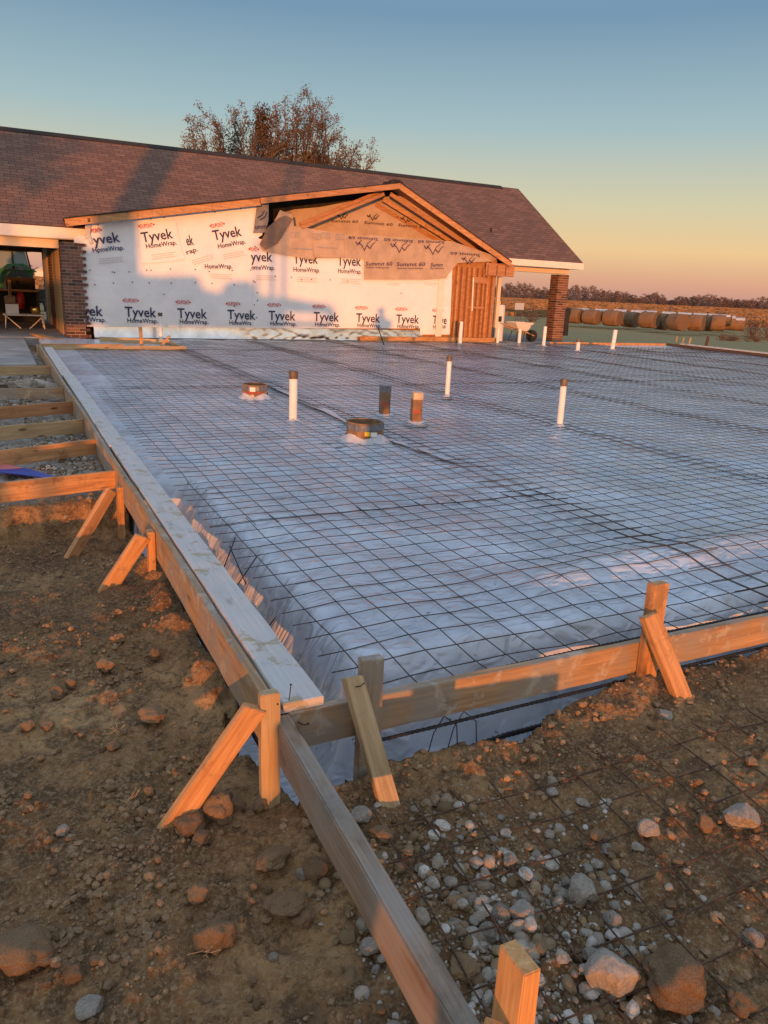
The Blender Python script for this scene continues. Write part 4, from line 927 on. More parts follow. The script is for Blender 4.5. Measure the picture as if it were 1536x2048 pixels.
# framed wall with open studs
par = MB(); par.box((10.95, 18.15, .0), (12.85, 18.18, 2.3)); sw = par.build('stud_backing', M['stud_shade'], H)
for k, px in enumerate((911, 921, 932, 942, 953, 963, 971, 982)):
    p = ony(px, 600, 18.05); mm = MB(); mm.box((p[0] - .028, 17.99, .11), (p[0] + .028, 18.14, 2.17)); mm.build('stud', M['wood_red'] if k % 3 else M['wood_new'], H, bevel=.004)
mm = MB(); mm.box((11.9, 17.97, 1.72), (12.45, 17.987, 1.90)); mm.build('blocking', M['wood_red'], H, bevel=.004)
mm = MB(); mm.box((11.75, 17.965, .98), (12.4, 17.986, 1.03)); mm.build('blocking', M['wood_red'], H, bevel=.004)
mm = MB(); mm.box((10.98, 17.98, .10), (12.9, 18.145, .108)); mm.build('sole_plate', M['wood_new'], H)
mm = MB(); mm.box((10.72, 17.955, .12), (10.93, 17.975, 2.06)); mm.build('corner_strip', M['cream_pale'], H)
mm = MB(); a = ony(947, 555, 17.95); b_ = ony(944, 622, 17.95); mm.tube([a, b_], .02, 8); mm.build('conduit', M['pvc'], H)
for x0, x1, za, zb in ((12.35, 12.62, 1.98, 2.28), (12.68, 12.95, 1.95, 2.28), (13.0, 13.3, 1.98, 2.26)):
    mm = MB(); mm.box((x0, 17.80, za), (x1, 17.86, zb)); mm.build('lookout_block', M['wood_red'], H, bevel=.004)
mm = MB(); mm.box((12.3, 17.865, 1.96), (13.32, 17.90, 2.33)); mm.build('eave_board', M['wood_red'], H, bevel=.004)
mm = MB(); mm.box((12.92, 18.3, -.05), (12.98, 18.7, 2.16)); mm.build('window_panel', M['under_grey'], H); mm = MB(); mm.box((13.10, 18.32, -.05), (13.22, 18.42, 2.16)); mm.build('porch_post', M['cream'], H, bevel=.005)
# slab of the house and porch
m = MB(); m.box((1.0, 17.98, -.3), (16.6, 18.10, -.02)); m.box((12.86, 18.10, -.3), (16.6, 26, -.03)); m.box((13.2, 17.4, -.3), (16.6, 17.97, -.025)); m.build('foundation', M['concrete'], H, bevel=.008)
# roof vent stub
p = np.array([13.35, 19.35, EZ + (19.35 - EY) * math.tan(PIT)])
m = MB(); m.tube([p - (0, 0, .05), p + (0, 0, .12)], .03, 10); m.build('roof_vent', M['felt_shade'], H)

# ------------------------------------------------------------------ things by the porch
b = np.array([13.42, 18.75, -.03]); t = thing('water_heater', b, 'white cylindrical water heater standing outside by the framed wall', 'water heater')
m = MB(); m.lathe(b, [(.26, 0), (.262, .02), (.262, 1.08), (.24, 1.13), (.05, 1.16)], 28); m.build('tank', M['white'], t, smooth=False)
m = MB(); m.box((b[0] - .16, b[1] - .285, .58), (b[0] + .02, b[1] - .24, .75)); m.build('access_panel', M['black'], t)
for dx in (-.1, .1): m = MB(); m.tube([b + (dx, 0, 1.12), b + (dx, 0, 1.24)], .02, 8); m.build('pipe_stub', M['brass'], t)
b = np.array([14.05, 18.35, -.03]); t = thing('wheelbarrow', b, 'pale wheelbarrow parked upright beside the water heater', 'wheelbarrow')
m = MB(); q = [(-.34, -.30), (.42, -.26), (.42, .26), (-.34, .30)]; lo = [(-.12, -.18), (.25, -.16), (.25, .16), (-.12, .18)]
m.add([b + (x, y, .62) for x, y in q] + [b + (x, y, .36) for x, y in lo], [(0, 1, 5, 4), (1, 2, 6, 5), (2, 3, 7, 6), (3, 0, 4, 7), (4, 5, 6, 7)]); o = m.build('tray', M['cream_pale'], t)
for sgn in (-1, 1):
    m = MB(); m.tube([b + (.55, .12 * sgn, .2), b + (.1, .2 * sgn, .34), b + (-.85, .28 * sgn, .58)], .02, 8); m.build('handle', M['wood_new'], t)
    m = MB(); m.tube([b + (-.1, .2 * sgn, .34), b + (-.22, .22 * sgn, .0), b + (.05, .2 * sgn, .0), b + (.12, .2 * sgn, .34)], .014, 6); m.build('leg', M['black'], t)
m = MB(); m.tube([b + (.55, -.05, .19), b + (.55, .05, .19)], .19, 18); m.build('wheel', M['rubber'], t)
b = np.array(onz(1129, 672, -.05)) + (.1, .2, 0); t = tag(MB().poly([(b[0] - .05, b[1], b[2]), (b[0] + .25, b[1], b[2]), (b[0] + .22, b[1], .55), (b[0] + .28, b[1], 1.0), (b[0] + .08, b[1], 1.05), (b[0] - .06, b[1], .6)], .10).build('dark_tarp', M['black'], bevel=.02), 'dark folded tarp hanging against the right side of the far brick column', 'tarp')
# carport things
YT = 21.2; t = thing('folding_table', (-.45, YT, -.045), 'low white framed folding table standing in the carport', 'table')
m = MB(); m.box((-1.0, YT - .3, .30), (.05, YT + .3, .34)); m.build('tabletop', M['cream_pale'], t, bevel=.006)
for x in (-.93, -.02):
    m = MB(); m.tube([(x, YT - .27, .30), (x + (.03 if x > -.5 else -.03), YT - .28, -.03), (x + (.03 if x > -.5 else -.03), YT + .27, -.03), (x, YT + .27, .30)], .014, 6); m.build('leg', M['steel'], t)
    m = MB(); m.tube([(x, YT - .27, .29), (x - (.34 if x > -.5 else -.34), YT - .28, -.03), (x - (.34 if x > -.5 else -.34), YT + .25, -.03)], .014, 6); m.build('leg', M['cream'], t)
m = MB(); m.box((-.92, YT - .22, .345), (-.60, YT + .15, .60)); tag(m.build('white_box', M['white'], bevel=.006), 'white carton on the left end of the carport table', 'box')
m = MB(); m.box((-.93, YT - .18, .605), (-.66, YT + .12, .80)); m.poly([(-.93, YT - .18, .80), (-.80, YT - .18, .84), (-.66, YT - .18, .81)], .02); tag(m.build('cardboard_box', M['cardboard'], bevel=.006), 'brown cardboard box on top of the white carton in the carport', 'box')
m = MB(); m.lathe((-.18, YT - .05, .342), [(.09, 0), (.13, .08), (.12, .17), (.10, .2), (.09, .2), (.09, .05)], 18); tag(m.build('brass_pot', M['brass'], smooth=True), 'shiny brass pot on the right end of the carport table', 'pot')
# ------------------------------------------------------------------ tractor and machinery behind the carport
D = 43.0
def atd(x, y, dep): v = ray(x, y); return CAM + v * dep
t0 = atd(24, 585, D); gz = -.35; base = np.array([t0[0] - .2, t0[1], gz])
t = thing('tractor', base, 'green tractor with a glazed cab parked behind the carport', 'tractor')
U = np.array([1.0, .12, 0]); U /= np.linalg.norm(U); Vv = np.array([-U[1], U[0], 0])
def tp(a, b, c): return base + (U * a + Vv * b + np.array([0, 0, c])) * 1.28
def wheel(a, b, r, w):
    m = MB(); P0, P1 = tp(a, b - w / 2, r), tp(a, b + w / 2, r); n_ = 28; ax = Vv
    vs = []; fs = []
    prof = [(-.5, .62), (-.5, .92), (-.32, 1.0), (.32, 1.0), (.5, .92), (.5, .62)]
    for i, (o_, q) in enumerate(prof):
        for k in range(n_):
            an = 2 * math.pi * k / n_; rr = q * r * (1 if k % 2 or q < .95 else .965); vs.append(tp(a, b, r) + ax * o_ * w + U * rr * math.cos(an) + np.array([0, 0, rr * math.sin(an)]))
    for i in range(5):
        for k in range(n_): fs.append((i * n_ + k, i * n_ + (k + 1) % n_, (i + 1) * n_ + (k + 1) % n_, (i + 1) * n_ + k))
    m.add(vs, fs); ob = m.build('wheel', M['rubber'], t)
    m = MB(); m.tube([tp(a, b - w * .3, r), tp(a, b + w * .3, r)], r * .62, 20); m.tube([tp(a, b - w * .42, r), tp(a, b + w * .42, r)], r * .22, 12); m.build('rim', M['yellow'], ob)
for b_ in (-.85, .85): wheel(.35, b_, .80, .45); wheel(-1.9, b_ * .95, .55, .32)
m = MB(); m.poly([tp(-2.5, -.4, .75), tp(-.4, -.4, .75), tp(-.4, -.4, 1.45), tp(-2.2, -.4, 1.35), tp(-2.5, -.4, 1.2)], .8, tuple(Vv)); m.build('hood', M['green'], t, bevel=.04)
m = MB(); m.poly([tp(-.45, -.62, .7), tp(.95, -.62, .8), tp(1.0, -.62, 1.5), tp(-.45, -.62, 1.5)], 1.24, tuple(Vv)); m.build('cab_base', M['green'], t, bevel=.03)
m = MB(); m.poly([tp(-.42, -.60, 1.51), tp(.86, -.60, 1.51), tp(.72, -.60, 2.22), tp(-.30, -.60, 2.22)], 1.2, tuple(Vv)); m.build('cab_glass', M['glass'], t, bevel=.02)
for a0, a1 in ((-.44, -.32), (.22, .2), (.90, .76)):
    for bb in (-.62, .62): m = MB(); m.bar(tp(a0, bb, 1.5), tp(a1, bb, 2.24), .08, .08, tuple(U)); m.build('cab_pillar', M['black'], t)
m = MB(); m.poly([tp(-.5, -.72, 2.24), tp(1.0, -.72, 2.24), tp(1.05, -.72, 2.36), tp(.8, -.72, 2.42), tp(-.4, -.72, 2.42)], 1.44, tuple(Vv)); m.build('cab_roof', M['green'], t, bevel=.03)
for bb in (-1.05, .65):
    m = MB(); pr = [(-.55, .9), (-.42, 1.4), (-.05, 1.70), (.55, 1.74), (1.05, 1.45), (1.05, 1.40), (.5, 1.66), (0, 1.62), (-.34, 1.34), (-.48, .9)]
    m.poly([tp(a_, bb, c_) for a_, c_ in pr], .42, tuple(Vv)); m.build('fender', M['green'], t)
m = MB(); m.tube([tp(-1.2, 0, 1.4), tp(-1.2, 0, 2.3)], .05, 8); m.build('exhaust', M['black'], t)
m = MB(); m.tube([tp(.3, .3, 2.42), tp(.3, .3, 2.95)], .012, 5); m.build('antenna', M['black'], t)
# black implement
c = atd(66, 588, 36.0); c[2] = -.35
t = thing('farm_implement', c, 'black mounted farm implement behind the carport, between the tractor and the doorway', 'implement')
m = MB(); m.box(c + (-1.6, -.4, .42), c + (1.6, .4, .60)); m.box(c + (-1.5, -.1, .60), c + (1.5, .1, 1.05)); m.build('frame', M['black'], t, bevel=.02)
for k in range(7): m = MB(); m.tube([c + (-1.3 + .43 * k, -.3, .35), c + (-1.27 + .43 * k, -.3, .35)], .32, 20); m.build('disc', M['black'], t)
for k in range(2): m = MB(); m.tube([c + (-.6 + k, 0, .55), c + (-.5 + k, -.5, .0)], .05, 8); m.build('support_leg', M['black'], t)
c = np.array([-1.1, 24.3, -.045])
t = thing('workbench', c, 'dark loaded workbench along the open back of the carport', 'workbench')
m = MB(); m.box(c + (-2.2, -.3, .88), c + (1.2, .3, .95)); m.build('bench_top', M['black'], t)  # bench top coloured black to put the carport shade into it
m = MB(); m.box(c + (-2.1, -.1, .02), c + (1.15, .28, .87)); m.box(c + (-2.1, .0, .96), c + (-.2, .28, 1.15)); m.box(c + (.3, -.1, .96), c + (1.1, .28, 1.32)); m.build('shade_goods', M['felt_shade'], t)  # black goods carry the carport shade in their colour
for x in (-2.1, -.5, 1.1): m = MB(); m.box(c + (x, -.25, 0), c + (x + .08, .05, .88)); m.build('leg', M['wood_dark'], t)
m = MB(); m.lathe((-.45, 23.9, .34), [(.02, 0), (.09, .05), (.12, .2), (.12, .38), (.07, .5), (.025, .53)], 16); o = m.build('red_bottle', M['red'], smooth=True); tag(o, 'red gas bottle hanging in front of the dark workbench', 'gas bottle')
m = MB(); m.bar((-2.6, 23.75, .93), (.1, 23.75, .90), .04, .06); tag(m.build('lumber_strip', M['wood_new'], bevel=.004), 'narrow sunlit strip of lumber resting across the workbench front', 'board')
m = MB(); m.bar((-.75, 23.7, .55), (-.72, 23.72, 1.2), .05, .08); tag(m.build('lumber_offcut', M['wood_tan'], bevel=.004), 'short upright offcut leaning on the workbench', 'board')

# ------------------------------------------------------------------ hay bales
hay0 = None
front = [(1147, 617, 647), (1182, 620, 649), (1223, 621, 652), (1259, 624, 654.5), (1296, 624, 656), (1321, 627, 659), (1353, 627.5, 661), (1390, 629.5, 661.5), (1412, 630.5, 662), (1433, 630, 662), (1455, 632, 660), (1475, 636, 662)]
back = [(1166, 617, 640), (1202, 618.5, 642), (1240, 619.5, 643), (1275, 621, 644), (1300, 622, 645), (1336, 624, 648), (1368, 625.5, 649), (1398, 627, 650), (1422, 628, 651), (1445, 629.5, 652)]
def hay_bale(c, r, w, ang, label, frost):
    t = thing('hay_bale', c, label, 'hay bale', 'round hay bales in the row')
    ax = np.array([math.cos(ang), math.sin(ang), 0]); ox = np.array([-ax[1], ax[0], 0]); n_ = 36; cz = np.array([c[0], c[1], c[2] + r * .96])
    jit = [1 + .02 * math.sin(k * 1.9 + c[0]) + random.uniform(-.008, .008) - (.04 if abs(math.sin(2 * math.pi * k / n_) + 1) < .12 else 0) for k in range(n_)]
    def ring(o_, q): return [cz + ax * o_ * w + (ox * math.cos(2 * math.pi * k / n_) + np.array([0, 0, math.sin(2 * math.pi * k / n_)])) * r * q * jit[k] for k in range(n_)]
    prof = [(-.5, .94), (-.47, .985), (-.3, 1.0), (0, 1.01), (.3, 1.0), (.47, .985), (.5, .94)]
    m = MB(); vs = sum([ring(*p) for p in prof], []); fs = [(i * n_ + k, i * n_ + (k + 1) % n_, (i + 1) * n_ + (k + 1) % n_, (i + 1) * n_ + k) for i in range(6) for k in range(n_)]
    m.add(vs, fs); m.build('roll', M['hay'], t, smooth=True)
    for sgn in (-1, 1):
        m = MB(); P = [(.5, .94), (.485, .80), (.50, .72), (.485, .55), (.5, .45), (.488, .28), (.50, .15), (.50, .01)]
        vs = sum([ring(sgn * a, b) for a, b in P], []); fs = [(i * n_ + k, i * n_ + (k + 1) % n_, (i + 1) * n_ + (k + 1) % n_, (i + 1) * n_ + k) for i in range(7) for k in range(n_)]
        fs = [f if sgn > 0 else f[::-1] for f in fs]; m.add(vs, fs); m.build('bale_end', M['hay_end'], t, smooth=True)
    if frost:
        m = MB(); ks = range(int(n_ * .12), int(n_ * .40)); vs = []; fs = []
        for o_ in (-.46, -.2, .1, .46):
            for k in ks: p = cz + ax * o_ * w + (ox * math.cos(2 * math.pi * k / n_) + np.array([0, 0, math.sin(2 * math.pi * k / n_)])) * r * 1.02 * jit[k]; vs.append(p)
        L = len(ks)
        for i in range(3):
            for k in range(L - 1): fs.append((i * L + k, i * L + k + 1, (i + 1) * L + k + 1, (i + 1) * L + k))
        m.add(vs, fs); m.build('frosty_wrap', M['frost'], t, smooth=True)
ordn = ['first', 'second', 'third', 'fourth', 'fifth', 'sixth', 'seventh', 'eighth', 'ninth', 'tenth', 'eleventh', 'twelfth']
FA = math.atan2(FW[1], FW[0])
def bale_at(x, yt, yb, r, rows):
    dep = 2 * r / (yb - yt) * FPX; p = atd(x, yb, dep); return p
for k, (x, yt, yb) in enumerate(front):
    r = .60 + random.uniform(-.03, .03); p = bale_at(x, yt, yb, r, 0)
    hay_bale(p, r, 1.25 if k < 7 else 1.0, FA + (.62 if k < 7 else 1.1) + random.uniform(-.25, .25), 'brown round hay bale, %s from the brick column in the front of the row' % ordn[k], k >= 10)
for k, (x, yt, yb) in enumerate(back):
    p = atd(x, yb, 64); hay_bale(p, (yb - yt) / 2 / FPX * 64, 1.2, FA + .9 + random.uniform(-.2, .2), 'hay bale with a frosty pale top, %s from the left in the hidden back row' % ordn[k], True)
# ------------------------------------------------------------------ fields, fences, woods
fp = MB()
for k in range(9):
    x = 1000 + 62 * k + random.uniform(-12, 12); p = atd(x, 612 + .04 * (x - 1000), 88 + 4 * (k % 3)); p[2] = -.95
    m = MB(); m.tube([p, p + (random.uniform(-.05, .05), 0, 1.25)], [.07, .06], 8)
    tag(m.build('fence_post', M['bark']), 'wooden fence post standing in the tan field beyond the hay', 'fence post', 'field fence posts')
p = atd(1180 + 162, 620, 80); p[2] = -.95; m = MB(); m.tube([p, p + (0, 0, 2.1)], [.17, .15], 10); tag(m.build('fence_post', M['bark']), 'thick dark corner post rising behind the middle of the hay row', 'fence post', None)
p = atd(1039, 612, 70); p[2] = -.95; t = thing('field_sign', p, 'pale blue grey panel on two legs standing in the field left of the brick column', 'sign')
m = MB(); m.box(p + (-.5, -.02, 1.05), p + (.5, .02, 1.65)); m.build('panel', M['bluegrey'], t)
for sx in (-.3, .3): m = MB(); m.tube([p + (sx, .04, 0), p + (sx, .04, 1.6)], .03, 6); m.build('leg', M['bark'], t)
p = atd(88, 553, 300); p[2] = -.4; t = thing('farm_shed', p, 'tiny pale shed far across the field, seen through the carport', 'shed')
m = MB(); m.box(p + (-3.2, -3, 0), p + (3.2, 3, 2.6)); m.build('wall', M['cream_pale'], t); m = MB(); m.poly([p + (-3.5, -3.2, 2.6), p + (3.5, -3.2, 2.6), p + (0, -3.2, 4.2)], 6.4); m.build('roof', M['steel'], t)

def leaf_cloud(cs, rs, n, size, name, mat, up=.3, parent=None, sq=.5):
    """many small separate leaf faces round the centres cs"""
    k = rng.integers(0, len(cs), n); d = rng.normal(0, 1, (n, 3)); d /= np.linalg.norm(d, axis=1)[:, None]; q = rng.random(n) ** .45
    P = cs[k] + d * (rs[k] * q)[:, None] if rs.ndim == 1 else cs[k] + d * rs[k] * q[:, None]
    a = rng.normal(0, 1, (n, 3)); a /= np.linalg.norm(a, axis=1)[:, None]; b = np.cross(a, rng.normal(0, 1, (n, 3))); b /= np.linalg.norm(b, axis=1)[:, None]
    s = size * (.6 + .8 * rng.random(n))[:, None]
    V = np.stack([P - a * s, P - b * s * sq, P + a * s, P + b * s * sq], 1).reshape(-1, 3); F = np.arange(4 * n).reshape(n, 4)
    return fast_mesh(name, V, F, mat, False, parent)
# far woods: one mass along the horizon
cs = []; rs = []
for x in np.concatenate([np.arange(960, 1600, 1.9), np.arange(-20, 140, 3.5)]):
    dep = 470 + random.uniform(-40, 60); gap = .62 if 1255 < x < 1290 or 1330 < x < 1350 else 1.0
    hh = (7.2 if x < 1270 else 5.6) * gap * (.75 + .45 * random.random()) * (1.0 + .16 * math.sin(x * .05)) * (.75 if x < 140 else 1)
    p = atd(x, 600, dep); p[2] = -1.0
    for q in range(7):
        f = (q + .5) / 7; cs.append(p + (random.uniform(-1.2, 1.2), random.uniform(-1, 1), hh * f)); rs.append((1.7 * (1.2 - f * .7), 1.5, hh * .11))
o = leaf_cloud(np.array(cs), np.array(rs), 110000, .26, 'far_woods', M['woods']); tag(o, 'long low line of bare brown trees along the horizon', 'woods', kind='stuff')
# stubble standing in the field beyond the hay
n_ = 40000; dp = np.exp(rng.uniform(math.log(84), math.log(430), n_)); xx = rng.uniform(930, 1600, n_); xx[: n_ // 6] = rng.uniform(-30, 120, n_ // 6)
keepg = fbm(xx * .004 + dp * .002, np.log(dp) * 9, 3) > -.12; dp, xx = dp[keepg], xx[keepg]; n_ = len(dp)
P = CAM[None] + dp[:, None] * (FW[None] + ((xx - 768) / FPX)[:, None] * RT[None] + ((597 - 1024) / FPX) * DN[None]); P[:, 2] = ground_z(P[:, 0], P[:, 1]); an = rng.uniform(0, math.pi, n_)
wv = (.25 + .5 * rng.random(n_)) * dp / 110; hv = .18 + .30 * rng.random(n_); D3 = np.stack([np.cos(an) * wv, np.sin(an) * wv, 0 * an], -1); Z3 = np.stack([0 * an, 0 * an, hv], -1); L3 = rng.normal(0, .08, (n_, 3)) * [1, 1, 0]
V = np.stack([P - D3, P + D3, P + D3 * .6 + Z3 + L3, P - D3 * .7 + Z3 * .8 + L3], 1).reshape(-1, 3)
tag(fast_mesh('field_stubble', V, np.arange(4 * n_).reshape(n_, 4), M['tall_grass'], False), 'tan dry grass standing in the wide field beyond the hay bales', 'dry grass', kind='stuff')
# brown brush at the right end of the hay row and low rubbish beside it
def shrub(p, r, h, n, label, mat='shrub'):
    t = thing('shrub', p, label, 'shrub', 'brush beside the hay')
    m = MB()
    for k in range(26):
        a = random.uniform(0, 6.28); l = random.uniform(.5, 1) * h; q = random.uniform(.2, 1) * r
        m.tube([p, p + (q * .5 * math.cos(a), q * .5 * math.sin(a), l * .6), p + (q * math.cos(a), q * math.sin(a), l)], [.02, .012, .004], 4)
    m.build('stems', M['bark'], t)
    cs = np.array([p + (random.uniform(-r, r) * .7, random.uniform(-r, r) * .7, h * random.uniform(.25, .8)) for _ in range(14)])
    leaf_cloud(cs, np.full(14, r * .38), n, .05, 'foliage', M[mat], parent=t, sq=.3)
for x, y, dep, r, h, l in ((1508, 655, 58, 1.2, 1.3, 'reddish brown bare shrub at the right end of the hay row'), (1537, 657, 57, 1.2, 1.5, 'reddish brown bare shrub at the right border of the picture'), (1515, 668, 50, 1.0, .5, 'low brown brush heap in front of the shrubs at the right'), (1462, 668, 50, .8, .3, 'flat scrap of dry brush in front of the last bales'), (1062, 634, 68, 1.4, .7, 'low dark brush in the grass left of the far brick column')):
    p = atd(x, y, dep); p[2] = float(ground_z(np.array([p[0]]), np.array([p[1]]))[0]); shrub(p, r, h, 900, l)

# ------------------------------------------------------------------ tree behind the house
def branchy(base, tips_c, label, name, leafmat, nleaf, lsize, group=None, dark=None):
    t = thing(name, base, label, 'tree', group); b = np.array(base, float)
    m = MB(); tw = MB(); pts_all = []
    def limb(p, q, r, bow, lev):
        n_ = 6 if lev == 0 else 4; d = q - p; L = np.linalg.norm(d); off = rng.normal(0, .06 * L, 3); P = []
        for i in range(n_ + 1):
            f = i / n_; P.append(p + d * f + off * math.sin(f * math.pi) + np.array([0, 0, bow * L * math.sin(f * math.pi)]) + (rng.normal(0, .012 * L, 3) if 0 < i < n_ else 0))
        rad = [max(.004, r * (1 - .85 * i / n_)) for i in range(n_ + 1)]
        (m if lev < 2 else tw).tube(P, rad, 6 if lev < 2 else 3, cap=False)
        if lev >= 2:
            for f in (.35, .55, .75, 1.0): i = min(n_ - 1, int(f * n_)); pts_all.append(P[i] + (P[i + 1] - P[i]) * (f * n_ - i))
        if lev == 3: return
        for k in range((22, 9, 5)[lev]):
            f = ((.22 if lev == 0 else .1) + (.78 if lev == 0 else .9) * (k + rng.random()) / (22, 9, 5)[lev]); i = min(n_ - 1, int(f * n_)); s0 = P[i] + (P[i + 1] - P[i]) * (f * n_ - i)
            dd = d / L; nd = dd * .55 + rng.normal(0, .55, 3) + np.array([0, 0, .22]); nd /= np.linalg.norm(nd)
            l = L * (.27, .55, .55)[lev] * (1.15 - .75 * f) * rng.uniform(.6, 1.1); limb(s0, s0 + nd * l, max(.005, rad[i] * .5), .04, lev + 1)
    for (tx, ty, tz) in tips_c:
        e = np.array([tx, ty, tz]); s0 = b + np.array([(tx - b[0]) * .10, (ty - b[1]) * .10, 0]); limb(s0, s0 + (e - s0) * .915, .14, -.05, 0)
    m.build('trunk', M['bark'], t); tw.build('twigs', M['bark'], t)
    E = np.array(pts_all); E = E[rng.random(len(E)) < .85]
    leaf_cloud(E, np.full(len(E), .21), nleaf, lsize, 'crown', M[leafmat], parent=t, sq=.4)
    if dark is not None: leaf_cloud(dark[0], dark[1], 1300, lsize * 1.2, 'dark_crown_patch', M['leaf_dark'], parent=t, sq=.42)
    return t
YT = 32.0
def tt(x, y, dy=0): p = ony(x, y, YT + dy); return (p[0], p[1], p[2])
tips = [tt(362, 262, -1), tt(390, 222, .5), tt(420, 196), tt(455, 193, 1), tt(478, 215, -.8), tt(512, 190, .4), tt(560, 196, -1), tt(598, 180, .3), tt(628, 179, .8), tt(652, 198), tt(662, 235, -.6), tt(668, 270, .5), tt(700, 296), tt(768, 288, -.4), tt(722, 270, .4)] + [tt(x, y, d) for x, y, d in ((400, 272, .8), (437, 240, -.5), (500, 246, .7), (540, 222, 0), (582, 236, -.7), (612, 226, 1), (640, 258, -.3), (430, 296, .2), (480, 276, -1), (560, 276, .9), (602, 284, -.6), (650, 300, .5), (692, 318, 0), (384, 288, -.7), (525, 210, -.4), (662, 212, .4), (690, 262, -.2), (716, 292, .3), (604, 196, -.5), (576, 206, .6), (640, 190, -.2), (372, 250, .2), (345, 275, .0))]
bs = ony(545, 470, YT); bs[2] = -.35
dk_c = np.array([tt(525, 225), tt(522, 245), tt(530, 255), tt(520, 265), tt(516, 285)]); 
branchy(bs, tips, 'spreading multi stemmed tree with sparse rust brown leaves behind the house roof', 'autumn_tree', 'leaf_rust', 80000, .048, None, (dk_c, np.full(5, .42)))
# ------------------------------------------------------------------ unseen things modelled behind the photographer to shade the site
def bx(s, u, H): x, y, z = behind(s, u, H); return np.array([x, y, z])
ux = np.array([PER[0], PER[1], 0]); dx = np.array([DIR[0], DIR[1], 0])
def gz_at(s, u): x, y, _ = behind(s, u); return float(ground_z(np.array([x]), np.array([y]))[0])
SL = 14.0; g0 = gz_at(SL, -4.5)
t = thing('shade_trailer', (*behind(SL, -4.5)[:2], g0), 'unseen flatbed trailer added behind the photographer to shade the site', 'trailer')  # trailer added out of view; its deck and legs throw shade on the site
m = MB(); m.bar(bx(SL, -11.9, .95), bx(SL, -1.45, .95), 2.2, .16); m.build('deck', M['wood_dark'], t)
m = MB(); m.bar(bx(SL - .6, -11.6, .80), bx(SL - .6, -2.75, .80), .12, .14); m.build('beam', M['black'], t)
for u in (-11.3, -10.3):
    for ds in (-.9, .9):
        c = bx(SL + ds, u, 0); c[2] = g0 + .45; m = MB(); m.tube([c - dx * .12, c + dx * .12], .46, 20); m.build('wheel', M['rubber'], t)
for ds in (-.5, .5):
    a = bx(SL + ds, -2.39, .85); m = MB(); m.tube([a, (a[0], a[1], g0)], .05, 8); m.build('landing_leg', M['black'], t)
m = MB(); m.bar(bx(SL - .2, -6.8, .12), bx(SL - .2, -3.05, .12), .6, .56); m.build('shade_box', M['black'], t)  # unseen box added under the deck to shade the farther cross boards
prof = [(-12, .85), (-12, 1.85), (-9.4, 1.80), (-7.95, 1.80), (-7.85, 2.75), (-7.3, 2.75), (-7.2, 2.55), (-6.9, 2.6), (-6.3, 2.6), (-6.22, 2.15), (-6.05, 2.04), (-5.7, 2.02), (-4.75, 2.1), (-4.62, 1.75), (-4.24, 1.69), (-4.1, 1.98), (-3.5, 2.05), (-3.3, 1.7), (-2.24, 1.62), (-1.4, 1.52), (-1.28, 1.32), (-1.27, 1.0),
        (-1.42, 1.0), (-1.5, 1.26), (-2.6, 1.26), (-2.7, .98)]
m = MB(); m.poly([bx(SL - .7, u, H + .0) for u, H in prof], 1.4, tuple(-dx)); tag(m.build('shadow_block', M['cloth'], fix=True), 'unseen block shaped to cast the stepped shadow on the wrapped wall', 'shadow caster')  # added block; its outline follows the shadow edges on wall and carport
g1 = gz_at(11, -6.46); c = bx(11, -6.46, 0); c[2] = g1
t = thing('shadow_column', c, 'unseen tall steel column added behind the photographer to cast the wide roof shadow', 'water tower')  # unseen column added for the wide shadow band on the roof
m = MB(); m.lathe(c, [(.55, 0), (.55, .2), (.41, .25), (.41, 8.6), (.30, 8.9), (.01, 9.1)], 24); m.build('tank', M['steel'], t, smooth=False)
for k, (u, r, h) in enumerate(((-2.96, .075, 9.0), (-2.67, .065, 8.6), (-3.33, .05, 3.3))):
    c = bx(10, u, 0); c[2] = gz_at(10, u); m = MB(); m.tube([c, c + (0, 0, h)], [r * 1.1, r * .9], 10)
    tag(m.build('utility_pole', M['bark']), ['taller wooden pole of the pair behind the photographer', 'shorter wooden pole of the pair behind the photographer', 'low thin pole left of the pair behind the photographer'][k], 'pole', 'poles behind the photographer')
for k, (u, H_, r_, n) in enumerate(((-9.6, 5.0, 1.0, 1500), (-10.6, 4.2, 1.3, 2200), (-8.75, 4.3, .45, 260))):
    c = bx(30, u, H_); b = c.copy(); b[2] = gz_at(30, u)
    t = thing('round_tree', b, ['mid sized tree of the three behind the photographer', 'widest tree of the three behind the photographer', 'smallest tree of the three behind the photographer'][k], 'tree', 'trees behind the photographer')
    m = MB(); m.tube([b, b + (0, 0, (c[2] - b[2]) * .6), c], [.16, .12, .04], 8); m.build('trunk', M['bark'], t)
    cs = np.array([c + rng.normal(0, r_ * .42, 3) for _ in range(14)]); leaf_cloud(cs, np.full(14, r_ * .5), n, .10, 'crown', M['leaf_rust'], parent=t)

